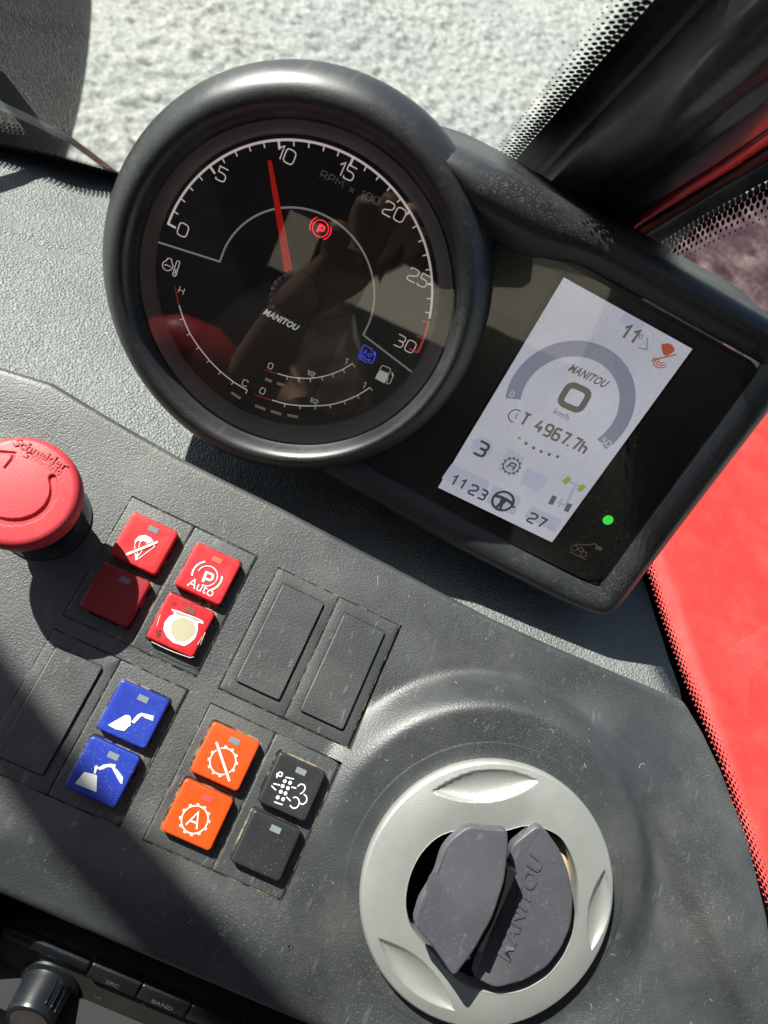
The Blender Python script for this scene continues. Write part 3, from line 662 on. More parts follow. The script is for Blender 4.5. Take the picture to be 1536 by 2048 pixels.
symbol(b2, c, mt['ink'], sh)
# ---- orange pair, gear symbols
def gear(cx, cy, R=4.1, th=.42, teeth=12, tw=.85, tl=.75):
    s = [ribbon(arcp(cx, cy, R, 0, 360, 40)[:-1], th, ZS, True)]
    for k in range(teeth):
        a_ = 2 * math.pi * (k + .5) / teeth; s.append(ribbon([(cx + (R + .1) * math.cos(a_), cy + (R + .1) * math.sin(a_)), (cx + (R + tl) * math.cos(a_), cy + (R + tl) * math.sin(a_))], tw, ZS + .01))
    return s
m4 = module(68.25, -74.2, 'switch with two orange buttons marked with white gear signs'); bezel(m4)
c = (68.3, -64.4); gasket(m4, .05, 9.8); b1 = cap(m4, .05, 9.8, mt['orange'], 'orange button with crossed out gear'); window(b1, mt['chrome']); q = onbtn(c, c4x)
gc = q((951, 560))[0]; symbol(b1, c, mt['ink'], gear(*gc)); V, Fc = ribbon(q((926, 488), (976, 636)), 1.35, ZS + .02); part('slash_ground', V, Fc, mt['orange'], b1, smooth=False); V, Fc = ribbon(q((923, 478), (979, 645)), .75, ZS + .05); part('slash', V, Fc, mt['ink'], b1, smooth=False)
c = (68.3, -83.5); gasket(m4, .05, -9.3); b2 = cap(m4, .05, -9.3, mt['orange'], 'orange button with letter A in a gear'); window(b2, flat('lit red window', (.85, .06, .05), .3, .3)); q = onbtn(c, c4x)
gc = q((831, 809))[0]; symbol(b2, c, mt['ink'], gear(*gc)); mb = MB(); write(mb, 'A', (gc[0], gc[1] - 2.35), (1, 0), 4.7, .55, ZS + .02, center=True); mb.part('lettering', mt['ink'], b2, smooth=False)
# ---- black pair
m5 = module(92.3, -74.2, 'switch with two black buttons, the upper marked with an exhaust filter sign'); bezel(m5)
c = (92.3, -64.4); gasket(m5, 0, 9.8); b1 = cap(m5, 0, 9.8, mt['charcoal'], 'black button with white exhaust filter sign'); window(b1, mt['chrome']); q = onbtn(c, c4x)
sh = []
for x_, y_ in ((1215, 645), (1238, 652), (1206, 666), (1228, 675), (1198, 690), (1218, 697), (1185, 714), (1208, 722)):
    d_ = q((x_, y_))[0]; sh.append(poly([(d_[0] + .62 * math.cos(k * math.pi / 7), d_[1] + .62 * math.sin(k * math.pi / 7)) for k in range(14)], ZS))
for a_, b_ in (((1182, 610), (1182, 631)), ((1218, 628), (1254, 636)), ((1158, 664), (1178, 684)), ((1166, 655), (1195, 662)), ((1243, 670), (1264, 675)), ((1222, 712), (1240, 730)), ((1170, 733), (1206, 746))): sh.append(ribbon(q(a_, b_), .42, ZS))
mb2 = MB(); p_ = q((1180, 631))[0]; write(mb2, 'P', (p_[0], p_[1]), (1, -.0), 2.1, .42, ZS, xs=.9); sh.append((mb2.V, mb2.F))
for cl_ in ([(1270, 668), (1280, 657), (1298, 660), (1303, 672), (1296, 690), (1280, 700)], [(1296, 700), (1310, 712), (1308, 735), (1290, 745), (1280, 738)], [(1237, 748), (1250, 762), (1268, 758), (1277, 742), (1276, 722), (1262, 712), (1250, 716)]): sh.append(ribbon(rounded(q(*cl_), .8, 3), .42, ZS))
symbol(b1, c, mt['ink'], sh)
c = (92.4, -83.4); gasket(m5, .1, -9.3); b2 = cap(m5, .1, -9.3, mt['charcoal'], 'black plain button'); window(b2, mt['chrome'])
# ---- blank plates
mt['litedge'] = plastic('dusty lit edge', (.24, .245, .23), .6, .3, 900, dust=.5, var=.5)
def blank(a, b, label, ox=0.0, rw=15.9, rh=36.3):
    t = thing('blank_plate', label, 'blanking plate', PF, a, b, .15, 'blank switch plates in the console')
    n = 6
    V, Fc = loft([rrect(23.75, 45.4, .5, -3, n), rrect(23.75, 45.4, .5, 0, n), rrect(23.4, 45.05, .4, .3, n), rrect(22.9, 44.6, .4, .36, n), rrect(rw + .9, rh + .9, 1.0, .36, n, ox), rrect(rw + .6, rh + .6, .9, .2, n, ox), rrect(rw + .3, rh + .3, .9, .2, n, ox),
                  rrect(rw + .2, rh + .2, .8, 1.2, n, ox), rrect(rw - .25, rh - .25, .7, 1.5, n, ox), rrect(rw - 3, rh - 3, .7, 1.5, n, ox)], False, True)
    part('plate', V, Fc, mt['bezel'], t, auto=35); joint(t)
    mb = MB(); x_ = -rw / 2 + .15 + ox
    mb.add(*ribbon([(x_, -rh / 2 + 1), (x_ + .05, 0), (x_, rh / 2 - 1)], .25, 1.53)); mb.part('lit_edge', mt['litedge'], t, smooth=False); return t  # light catching this edge is painted on as a pale, dusty line
blank(68.4, -23.3, 'blank plate right beside the red switches, nearer of the two blanks'); blank(92.4, -23.3, 'blank plate on the side towards the corner window'); blank(11.6, -73.5, 'blank plate in the shade beside the blue switch')
# ================================================================ emergency stop button
ES = PF.sub(*PF.px(36, 980, 34.0), 0)
es = thing('emergency_stop', 'red mushroom emergency stop button with curved arrow', 'stop button', ES)
RH = 17.3
ang = np.linspace(0, 2 * math.pi, 241)[:-1]; rad = np.r_[np.linspace(0.01, 15.2, 90), [15.9, 16.5, 16.9, 17.15, 17.28, 17.3, 17.25, 17.0, 16.2, 15.2, 13.6]]
AA, RR = np.meshgrid(ang, rad); XX = RR * np.cos(AA); YY = RR * np.sin(AA)
ZZ = 34.0 + .9 * (1 - (RR / 15.2) ** 2); k_ = 90
for i, z in enumerate([33.75, 33.3, 32.7, 31.9, 31.0, 30.0, 27.5, 26.3, 25.3, 24.9, 24.9]): ZZ[k_ + i, :] = z
def dist_poly(X, Y, pts):
    D_ = np.full(X.shape, 1e9)
    for (x0, y0), (x1, y1) in zip(pts[:-1], pts[1:]):
        dx, dy = x1 - x0, y1 - y0; t = np.clip(((X - x0) * dx + (Y - y0) * dy) / max(dx * dx + dy * dy, 1e-9), 0, 1); D_ = np.minimum(D_, np.hypot(X - x0 - t * dx, Y - y0 - t * dy))
    return D_
def eq(*pts):
    out = []
    for p in pts:
        d = ray(*c3(*p)); n = ES.R[:, 2]; o = ES.w(0, 0, 34.5); k = (n @ (o - CAM)) / (n @ d); p3 = ES.R.T @ (CAM + k * d - ES.o); out.append((p3[0], p3[1]))
    return out
g0 = eq((288, 318))[0]; g1 = eq((300, 400), (255, 490), (180, 540), (100, 562), (20, 560), (-60, 535))
gr = dist_poly(XX, YY, [p for i, p in enumerate(rounded([g0] + g1, 3, 5)) if i == 0 or np.hypot(*(np.array(p) - np.array(rounded([g0] + g1, 3, 5)[i - 1]))) > 1e-5]); groove = .9 * sstep((1.25 - gr) / .45)
arrow = eq((-40, 170), (0, 175), (78, 182), (68, 215), (30, 262)); ga = dist_poly(XX, YY, arrow); groove = np.maximum(groove, .6 * sstep((.55 - ga) / .35))
ZZ[:k_] -= groove[:k_]
n_ = len(ang); V = np.stack([XX, YY, ZZ], 2).reshape(-1, 3); Fq = []
for i in range(len(rad) - 1):
    for j in range(n_): Fq.append((i * n_ + j, i * n_ + (j + 1) % n_, (i + 1) * n_ + (j + 1) % n_, (i + 1) * n_ + j))
Fq.append(tuple(range(n_))[::-1])
head = part('mushroom_head', V, Fq, mt['stop'], es, auto=50)
p0, p1 = eq((88, 120), (360, 255)); an = math.atan2(p1[1] - p0[1], p1[0] - p0[0])
V, Fc = text_mesh('Schneider', 4.2, .08, .012); mid = eq((222, 184))[0]; part('lettering', put(V, mid[0], mid[1], an, 34.5, 1.03, 1), Fc, mt['stop'], head, auto=30)
V, Fc = text_mesh('Electric', 3.0, .08, .012); mid = eq((240, 240))[0]; part('lettering', put(V, mid[0] + .6, mid[1], an, 34.5, 1.1, .9), Fc, mt['stop'], head, auto=30)
mb = MB(); s0 = eq((150, 190))[0]; mb.add(*tube([(s0[0] + .9, s0[1] + .9, 34.6), (s0[0] - .4, s0[1] + .9, 34.6), (s0[0] - .5, s0[1] + .2, 34.6), (s0[0] + .5, s0[1] - .2, 34.6), (s0[0] + .4, s0[1] - .9, 34.6), (s0[0] - .9, s0[1] - .8, 34.6)], .22, 6)); mb.part('emblem', mt['stop'], head)
part('clear_collar', *lathe([(15.4, 24.95), (15.2, 23.6), (14.4, 22.6), (13.4, 22.3), (12, 22.2)], 64), plastic('glossy dark collar', (.03, .03, .032), .15, var=.2, film=.2), es)
part('neck', *lathe([(12.0, 24.9), (12.0, 14), (11.4, 12), (11.4, 3), (13, 1.2), (15, .9), (15.2, -.6)], 64), mt['charcoal'], es, auto=40)
# ================================================================ air vent
VF = PF.sub(VA, VB, 3.67, rx=.203)
vent = thing('air_vent', 'round silver rotating air vent with two grey louvre blades', 'air vent', VF)
op = [(940, 1656), (905, 1656), (872, 1668), (838, 1702), (814, 1755), (808, 1805), (817, 1845), (842, 1876), (868, 1905), (905, 1948), (935, 1968), (985, 1981), (1040, 1976), (1098, 1940), (1138, 1878), (1152, 1795), (1142, 1712), (1118, 1668), (1080, 1649), (1045, 1646), (1012, 1656), (975, 1662)]
opl = [VF.px(u, v, 3.0) for u, v in op]; opa = sorted([(math.atan2(y, x), math.hypot(x, y)) for x, y in opl])
oa = np.array([a for a, r in opa]); orr = np.array([r for a, r in opa]); na = 360; ang = np.linspace(-math.pi, math.pi, na + 1)[:-1]
rin = np.interp(ang, np.r_[oa - 2 * math.pi, oa, oa + 2 * math.pi], np.r_[orr, orr, orr])
rin = sum(np.roll(rin, k) for k in range(-4, 5)) / 9
NR = 64; P = []
dimp = []
for ca, cb, la, lb in (((866, 1583), (1078, 1562), 0, 5.2), ((758, 1880), (908, 2022), 0, 4.6), ((1212, 1742), (1186, 1900), 0, 4.0)):
    A_ = np.array(VF.px(*ca, 5)); B_ = np.array(VF.px(*cb, 5)); dimp.append((A_, B_, lb))
def dimple(x, y):
    z = 0
    for A_, B_, hw in dimp:
        m_ = (A_ + B_) / 2; d_ = (B_ - A_) / 2; l_ = np.hypot(*d_); d_ = d_ / l_; n2 = np.array([-d_[1], d_[0]])
        u_ = ((x - m_[0]) * d_[0] + (y - m_[1]) * d_[1]) / l_; v_ = ((x - m_[0]) * n2[0] + (y - m_[1]) * n2[1])
        # lens outline: half width falls to nothing at both ends
        wd = hw * np.clip(1 - u_ ** 2, 0, 1); e = np.where(wd > .05, np.abs(v_) / np.maximum(wd, .05), 2)
        z = z - 2.3 * np.clip(1 - e ** 2, 0, 1) ** .8 * np.clip(1 - u_ ** 2, 0, 1) ** .5
    return z
for i in range(NR + 1):
    f = i / NR; r = rin + (42.0 - rin) * f
    x = r * np.cos(ang); y = r * np.sin(ang)
    z = 5.2 - .010 * (r - 30) ** 2 * np.where(r > 30, 1.0, .35) + dimple(x, y)
    P.append(np.stack([x, y, z], 1))
outer = [(42.6, 3.1), (42.9, 2.3), (42.9, .8), (42.3, -2.5), (41, -5)]
for r, z in outer: P.append(np.stack([r * np.cos(ang), r * np.sin(ang), np.full(na, z)], 1))
inn = [(-.25, .1), (-.5, -.5), (-.55, -1.6), (-.55, -7)]
Pin = [np.stack([(rin + d) * np.cos(ang), (rin + d) * np.sin(ang), P[0][:, 2] + z], 1) for d, z in inn][::-1]
allp = np.array(Pin + P); V, Fc = loft([list(map(tuple, l)) for l in allp], False, False); part('silver_ring', V, Fc, mt['silver'], vent, auto=38)
part('barrel', *lathe([(30.5, 1), (33, -1), (33, -24), (0.5, -24)], 64), mt['hole'], vent)
part('seat_ring', *lathe([(41.0, -5), (42.8, -3.4), (43.8, -2.0), (45.5, -1.2), (48.0, -.8), (49.0, -1.6), (49.4, -6)], 128), mt['panel'], vent, auto=50)
def blade(pts, h, t_, name='blade', label=None, bev=.9, hollow=None):
    q2 = [VF.px(u, v, h) for u, v in pts]; q2 = rounded(q2, 2.2, 4, True)
    ar = sum(q2[i][0] * q2[(i + 1) % len(q2)][1] - q2[(i + 1) % len(q2)][0] * q2[i][1] for i in range(len(q2)))
    if ar < 0: q2 = q2[::-1]
    Pq = np.array(q2); T_ = np.roll(Pq, -1, 0) - np.roll(Pq, 1, 0); T_ /= np.maximum(np.hypot(T_[:, 0], T_[:, 1]), 1e-6)[:, None]; Nn = np.stack([-T_[:, 1], T_[:, 0]], 1)
    lp = [[(p[0] + n[0] * d, p[1] + n[1] * d, h + z) for p, n in zip(Pq, Nn)] for d, z in ((0, -t_), (0, -.7), (.15, -.3), (.45, -.05), (bev, 0))]
    V, Fc = loft(lp, True, True); return part(name, V, Fc, mt['blade'], vent, auto=40, label=label)
bl1 = blade([(936, 1652), (985, 1658), (1016, 1658), (1017, 1700), (1009, 1765), (986, 1835), (950, 1900), (908, 1957), (880, 1915), (860, 1888), (830, 1852), (829, 1838), (840, 1800), (856, 1775), (872, 1745), (884, 1702), (900, 1680)], 19, 3.2, label='broad louvre blade with a thumb hollow')
bl2 = blade([(1022, 1693), (1050, 1670), (1076, 1650), (1092, 1660), (1120, 1700), (1138, 1745), (1147, 1800), (1143, 1850), (1125, 1895), (1095, 1935), (1050, 1962), (992, 1978), (945, 1955), (975, 1880), (1010, 1800), (1022, 1740)], 8.5, 4, label='louvre blade with raised lettering')
part('blade_axle', *lathe([(9, -24), (9, 4.2), (8, 4.6), (.01, 4.6)], 32), mt['hole'], vent)
part('blade_stem', *box(-3, 0, 6, 5, 26, 22), mt['hole'], vent, smooth=False)
mb = MB(); p0 = VF.px(1020, 1925, 8.8); p1 = VF.px(1090, 1714, 8.8)
def raised(word, p0, p1, hgt, z, r_=.16):
    m2 = MB(); logo(m2, word, p0, p1, hgt, z, .30); return m2
m2 = raised('MANITOU', p0, p1, 5.2, 8.56)
V2 = [(x, y, z + .35) for x, y, z in m2.V]
# give the letters real thickness
mbt = MB(); base = [(x, y, 8.45) for x, y, z in m2.V]; mbt.add(V2, m2.F); nV = len(V2); mbt.V += base
edges = {}
for f in m2.F:
    for i in range(len(f)): e = (f[i], f[(i + 1) % len(f)]); edges[e] = edges.get((e[1], e[0]), 0) or 1; 
es_ = set((f[i], f[(i + 1) % len(f)]) for f in m2.F for i in range(len(f)))
for a_, b_ in es_:
    if (b_, a_) not in es_: mbt.F.append((a_, b_, b_ + nV, a_ + nV))
mbt.part('lettering', mt['blade'], bl2, auto=30)
part('thumb_hollow', *loft([[(VF.px(868 + 15 * math.cos(k), 1778 + 34 * math.sin(k), 19.05)[0], VF.px(868 + 15 * math.cos(k), 1778 + 34 * math.sin(k), 19.05)[1], 19.02) for k in np.linspace(0, 2 * math.pi, 24, endpoint=False)], [(VF.px(868 + 9 * math.cos(k), 1778 + 22 * math.sin(k), 19.05)[0], VF.px(868 + 9 * math.cos(k), 1778 + 22 * math.sin(k), 19.05)[1], 19.1) for k in np.linspace(0, 2 * math.pi, 24, endpoint=False)]], False, True), mt['blade'], bl1)
part('foam_seal', *loft([[(x, y, -3) for x, y in [VF.px(u, v, -1) for u, v in ((1105, 1670), (1122, 1680), (1146, 1722), (1153, 1785), (1146, 1790), (1132, 1740), (1112, 1690))]], [(x, y, -1) for x, y in [VF.px(u, v, -1) for u, v in ((1105, 1670), (1122, 1680), (1146, 1722), (1153, 1785), (1146, 1790), (1132, 1740), (1112, 1690))]]], True, True), mt['beige'], vent)
# ================================================================ INSTRUMENT POD
DX, DY = -75.1, -43.8
pod = thing('instrument_pod', 'black instrument pod with round rev counter and tilted colour display', 'instrument cluster', GF)
mb = MB()
lp = []
for r, z in [(50.9, 5.2), (51.4, 6.0), (51.9, 6.8), (52.4, 8.6), (53.2, 10.6), (54.4, 12.2), (56.0, 12.9), (57.8, 12.7), (59.8, 11.6), (61.8, 9.6), (63.6, 6.8), (64.8, 3.6), (65.3, .4), (65.1, -4), (64, -12), (61.5, -24), (58, -60)]:
    k = min(max((r - 51) / 8, 0), 1) if z > 0 else 1; lp.append([(DX + .9 + .9 * k + (r - 4.2 * k * max(math.cos(a_ + .15), 0) ** 1.5) * math.cos(a_), DY + 1.4 * k + (r - 4.2 * k * max(math.cos(a_ + .15), 0) ** 1.5) * math.sin(a_), z) for a_ in np.linspace(0, 2 * math.pi, 160, endpoint=False)])
V, Fc = loft(lp, False, False)
mb.add(V, Fc)
path = rounded([(-44, -99.5), (10, -104.0), (70, -106), (88.8, -104), (86.6, -50), (84.5, 18.9), (20, 19.0), (-20, 19.0), (-34, 19.1), (-46, 18.6), (-57, 16.4)], 15, 8, False)
path = [p for i, p in enumerate(path) if i == 0 or np.hypot(p[0] - path[i - 1][0], p[1] - path[i - 1][1]) > .01]
fine = []
for p, q in zip(path[:-1], path[1:]):
    n__ = max(1, int(np.hypot(q[0] - p[0], q[1] - p[1]) / 3)); fine += [(p[0] + (q[0] - p[0]) * i / n__, p[1] + (q[1] - p[1]) * i / n__) for i in range(n__)]
path = fine + [path[-1]]
path = [p for p in path]
prof = [(-3, -46), (-.6, -22), (-.2, -7), (0, -3), (.3, -.6), (1.0, 1.4), (2.3, 3.2), (4.2, 4.4), (6.2, 4.6), (8.2, 4.0), (10, 2.8), (11.4, 1.5), (12.4, .6), (12.8, -.4)]
V, Fc = sweep(path, prof, False); np_ = len(path)
bm_ = []
for i, (x, y, z) in enumerate(V):
    p = path[i % np_]; f_ = (1 + .55 * float(sstep((8 - p[0]) / 30)) * float(sstep((p[0] + 52) / 16))) if p[1] > 0 and prof[i // np_][0] > 4 else 1
    bm_.append((p[0] + (x - p[0]) * f_, p[1] + (y - p[1]) * f_, z))
V = bm_
V = [(x, y, z * (1 + (1.35 if path[i % np_][1] > 0 else .25) * float(sstep((10 - path[i % np_][0]) / 50))) if z > 0 else z) for i, (x, y, z) in enumerate(V)]
mb.add(V, Fc)
# web in the notch between ring and display
mb.part('housing', mt['pod'], pod, auto=60)
part('rear_shell', *sweep(rounded([(-60, -90), (78, -96), (76, 10), (-60, 8)], 18, 8, True), [(2, -30), (0, -34), (6, -62), (20, -80)]), mt['black'], pod)
# ---- rev counter
dial = part('rev_counter', *disc(47.4, 0, 128, DX, DY), mt['face'], pod, smooth=False)
part('bezel_ring', *lathe([(46.7, .05), (46.9, .5), (48.6, 3.2), (50.6, 5.2), (51.4, 5.5)], 128, DX + .2, DY), mt['dialring'], dial, auto=60)
ZI = .12
def q_(*pts): return [GF.px(*p, ZI) for p in pts]
def d7(x, y): return (580 + x * .20833, 580 + y * .20833)
def d5(x, y): return (300 + x * .20833, 540 + y * .20833)
def ang_of(v): return 179.0 - v * 178.0 / 30
def arc_d(r, v0, v1, w, n=80): return ribbon(arcp(DX, DY, r, ang_of(v0), ang_of(v1), n), w, ZI)
def rad_d(v, r0, r1, w):
    a = math.radians(ang_of(v)); return ribbon([(DX + r0 * math.cos(a), DY + r0 * math.sin(a)), (DX + r1 * math.cos(a), DY + r1 * math.sin(a))], w, ZI)
mb = MB(); mb.add(*arc_d(45.0, 0, 27.4, .72))
for v in range(0, 28):
    if v % 5 == 0: mb.add(*rad_d(v + (.05 if v == 0 else 0), 45.3, 42.4 if v < 18 else 43.6, .7))
    else: mb.add(*rad_d(v, 44.8, 43.3, .38))
mb.part('white_scale', mt['scale'], dial, smooth=False)
mb = MB(); mb.add(*arc_d(45.0, 27.6, 30, .75, 16)); mb.add(*rad_d(27.65, 45, 42.8, .35)); mb.add(*rad_d(28.9, 44.8, 42.6, .35)); mb.add(*rad_d(30, 45, 42, .5)); mb.part('red_scale', flat('red scale print', (.62, .06, .05), .5, .22), dial, smooth=False)
for txt, p in (('0', (366, 460)), ('5', (444, 349)), ('10', (573, 310)), ('15', (694, 343)), ('20', (789, 424)), ('25', (837, 556)), ('30', (811, 688))):
    c_ = GF.px(*p, ZI); mb = MB(); write(mb, txt, (c_[0], c_[1] - 2.0), (1, 0), 4.0, .36, ZI, center=True, xs=1.08, gap=.2, rad=.30); mb.part('numeral', mt['scale'], dial, smooth=False)
mb = MB(); a0, a1 = q_((640, 354), (714, 390)); write(mb, 'RPM x 100', a0, np.array(a1) - np.array(a0), 2.1, .2, ZI, xs=1.23, gap=.28); mb.part('unit_lettering', flat('dim grey print', (.28, .28, .27), .5, .1), dial, smooth=False)
mb = MB(); mb.add(*ribbon([(DX - 46.6, DY - 5.9)] + [(DX - 26.0, DY - 2.3)] + arcp(DX, DY, 26.1, 175, 5, 50)[0:] + [(DX + 26.0, DY - 2.3), (DX + 46.4, DY - 6.1)], .6, ZI)); mb.part('divider_line', mt['inkgrey'], dial, smooth=False)
mb = MB(); a0, a1 = q_((525, 628), (594, 663)); logo(mb, 'MANITOU', a0, a1, 2.3, ZI, .34); mb.part('brand_lettering', flat('silver grey print', (.5, .5, .5), .4, .3), dial, smooth=False)
# parking brake light
mb = MB(); pc = GF.px(641, 457, ZI); mb.add(*ribbon(arcp(pc[0], pc[1], 2.55, 0, 360, 36)[:-1], .30, ZI, True)); mb.add(*ribbon(arcp(pc[0], pc[1], 3.4, 130, 215), .30, ZI)); mb.add(*ribbon(arcp(pc[0], pc[1], 3.4, -50, 35), .30, ZI))
mb.add(*ribbon([(pc[0] - .65, pc[1] - 1.4), (pc[0] - .45, pc[1] + 1.3)], .75, ZI)); mb.add(*ribbon(rounded([(pc[0] - .4, pc[1] + 1.0), (pc[0] + 1.1, pc[1] + 1.0), (pc[0] + 1.1, pc[1] - .35), (pc[0] - .4, pc[1] - .35)], .5, 3), .7, ZI)); mb.part('brake_light', mt['ledred'], dial, smooth=False)
# coolant icon
mb = MB(); w_ = .26
mb.add(*ribbon(rounded(q_(*[(280 + x * .20833, 240 + y * .20833) for x, y in ((255, 1350), (225, 1360), (212, 1395), (230, 1435), (270, 1450), (310, 1430), (318, 1390), (300, 1360), (310, 1340), (265, 1322), (255, 1350))]), .5, 2), w_, ZI))
mb.add(*ribbon(q_(*[(280 + x * .20833, 240 + y * .20833) for x, y in ((230, 1385), (245, 1395), (258, 1388), (270, 1402), (285, 1402), (298, 1418))]), .2, ZI))
mb.add(*ribbon(rounded(q_(*[(280 + x * .20833, 240 + y * .20833) for x, y in ((318, 1460), (352, 1358), (368, 1350), (384, 1362), (352, 1470), (350, 1492), (330, 1502), (312, 1488), (318, 1460))]), .4, 3), w_, ZI))
mb.add(*ribbon(q_(*[(280 + x * .20833, 240 + y * .20833) for x, y in ((348, 1430), (332, 1480))]), .34, ZI)); mb.part('coolant_sign', mt['scale'], dial, smooth=False)
def gauge(name, reds, whites, ticks_dir, w=.42):
    mb = MB(); mb.add(*ribbon(q_(*reds), .42, ZI)); e = q_(*reds)[-1]; mb.part('red_scale', mt['redink'], dial, smooth=False)
    mb = MB(); W_ = q_(*whites); sm = rounded(W_, 2.0, 3); mb.add(*ribbon(sm, w, ZI))
    for i, p in enumerate(W_[1:], 1):
        a = W_[i - 1]; d = np.array(p) - np.array(a); d /= np.hypot(*d); n = np.array([d[1], -d[0]]) * ticks_dir; l_ = 1.3 if i < len(W_) - 1 else 1.5
        mb.add(*ribbon([p, tuple(np.array(p) + n * l_)], .26, ZI))
    mb.part('white_scale', mt['inkl'], dial, smooth=False)
gauge('coolant', [(350, 573), (357, 608)], [(358, 610), (366.7, 638), (380, 668), (398, 695), (418.7, 721), (441.7, 744), (466.7, 764), (494.8, 780.6)], 1)
gauge('fuel', [(510, 789), (540.6, 800)], [(543.7, 800), (570, 808), (599.8, 811.5), (630, 812), (660, 810), (688, 802.5), (715, 791), (740, 775)], 1)
gauge('additive', [(529, 739), (552, 747)], [(555, 747), (575, 753), (598, 756.5), (620.6, 757), (643.5, 754), (665, 747.7), (686, 739), (705, 727)], 1, .38)
for txt, p, h_ in (('H', (363, 581), 2.2), ('C', (490, 766), 2.3), ('0', (541, 732), 2.0), ('0', (525, 782), 2.2), ('1', (692, 722), 2.2), ('1', (728, 770), 2.4), ('1/2', (622, 747), 1.5), ('1/2', (628, 802), 1.6)):
    c_ = GF.px(*p, ZI); mb = MB(); write(mb, txt, (c_[0], c_[1] - h_ / 2), (1, 0), h_, .24, ZI, center=True, gap=.2, xs=1.05); mb.part('gauge_letter', mt['inkl'], dial, smooth=False)
mb = MB()
for a, b_ in (((462.5, 785), (481, 797)), ((510, 811), (531, 819)), ((541.6, 822), (563, 828.5)), ((574.5, 830), (596, 834)), ((530, 757.7), (543.7, 763)), ((554, 766.7), (569, 770.6))): mb.add(*ribbon(q_(a, b_), 1.0, ZI))
mb.part('dim_segments', mt['amber'], dial, smooth=False)
mb = MB()
for pts in (((742.5, 704), (745, 699), (728, 689), (716.5, 715.5), (734, 725.5)), ((748, 702), (752, 708), (746, 724), (742, 727), (738, 725.5))): mb.add(*ribbon(rounded(q_(*pts), .5, 2), .26, ZI))
mb.add(*poly(q_((748, 702), (752.5, 707), (749, 711), (747, 709)), ZI))
a0, a1 = q_((725, 706), (745, 715)); write(mb, 'Ad', a0, (1, .0), 1.5, .2, ZI, xs=1.25); a0 = q_((720, 714))[0]; write(mb, 'Blue', a0, (1, 0), 1.15, .17, ZI, xs=1.1, gap=.35); mb.part('additive_light', mt['ledblue'], dial, smooth=False)
mb = MB(); f7 = lambda *P_: q_(*[d7(*p) for p in P_])
mb.add(*ribbon(rounded(f7((820, 850), (880, 730), (895, 725), (960, 752), (966, 770), (905, 895)), .5, 3), .26, ZI)); mb.add(*poly(f7((868, 768), (945, 800), (905, 896), (820, 850)), ZI))
mb.add(*ribbon(rounded(f7((932, 838), (945, 845), (925, 890), (940, 903), (960, 898), (985, 835), (995, 825), (978, 788)), .5, 3), .26, ZI)); mb.add(*poly(f7((975, 785), (998, 818), (992, 830), (978, 815)), ZI)); mb.part('fuel_sign', mt['inkl'], dial, smooth=False)
# needle and hub
nb, ntip = np.array(GF.px(577, 545, 3.0)), np.array(GF.px(538, 320, 3.0)); d = (ntip - nb); l = np.hypot(*d); d /= l; n_2 = np.array([-d[1], d[0]])
lp = []
for s, w, z0, z1 in ((-6, 2.3, 1.8, 3.2), (0, 2.1, 1.8, 3.2), (l * .9, 1.0, 2.0, 3.1), (l - .6, .95, 2.1, 3.05), (l, .45, 2.3, 2.9)):
    c_ = nb + d * s; a = c_ + n_2 * w * .62; b_ = c_ - n_2 * w * .62; lp.append([(a[0], a[1], z0), (a[0], a[1], z1 - .25), ((a[0] * .7 + b_[0] * .3), (a[1] * .7 + b_[1] * .3), z1), ((a[0] * .3 + b_[0] * .7), (a[1] * .3 + b_[1] * .7), z1), (b_[0], b_[1], z1 - .25), (b_[0], b_[1], z0)])
part('needle', *loft(lp, True, True), mt['needle'], dial, auto=30)
part('hub_cap', *lathe([(8.2, .1), (8.2, 3.0), (7.8, 3.6), (7.0, 3.8), (.01, 3.9)], 64, *GF.px(592, 592, 3.5)), plastic('hub plastic', (.014, .017, .021), .3), dial, auto=40)
part('dial_glass', *disc(51.6, 6.3, 96, DX + .6, DY), mt['glassdial'], dial, smooth=False)
# ---- display
def s3(x, y): return (860 + x * .3646, 540 + y * .3646)
def qs(*pts, z=.15): return [GF.px(*s3(*p), z) for p in pts]
lens = part('display_panel', *loft([[(x, y, -.25) for x, y in rounded([(-62, -93.5), (72, -93.5), (77.5, -88), (74.5, 2.5), (70, 5.5), (-62, 5.5)], 5, 5, True)]], False, True), mt['lens'], pod, smooth=False)
sc_ = [GF.px(*p, .05) for p in ((1127.6, 554.6), (1385, 698), (1104, 1084.6), (876, 975))]
m, t, out = new_mat('lcd background'); Lk = t.links.new; b = N(t, 'ShaderNodeBsdfPrincipled'); b.inputs['Roughness'].default_value = .6
geo = N(t, 'ShaderNodeNewGeometry'); n1 = N(t, 'ShaderNodeTexNoise', i_Scale=2600.0, i_Detail=1.0); Lk(geo.outputs['Position'], n1.inputs['Vector'])
n2 = N(t, 'ShaderNodeTexNoise', i_Scale=26.0, i_Detail=3.0); Lk(geo.outputs['Position'], n2.inputs['Vector'])  # smooth glare unevenness put into the screen's emission colour
mx = N(t, 'ShaderNodeMixRGB', blend_type='MULTIPLY'); mx.inputs[0].default_value = 1; Lk(ramp(t, .3, (.50, .51, .585, 1), .7, (.61, .62, .69, 1), n1.outputs[0]), mx.inputs[1]); Lk(ramp(t, .1, g4(.80), .9, g4(1.16), n2.outputs[0]), mx.inputs[2])
b.inputs['Base Color'].default_value = (.06, .06, .07, 1); Lk(mx.outputs[0], b.inputs['Emission Color']); b.inputs['Emission Strength'].default_value = .36; Lk(b.outputs[0], out.inputs[0])
SCR = Frame(GF.o, GF.R)
scr = part('screen', *poly(sc_, .05), m, pod, smooth=False)
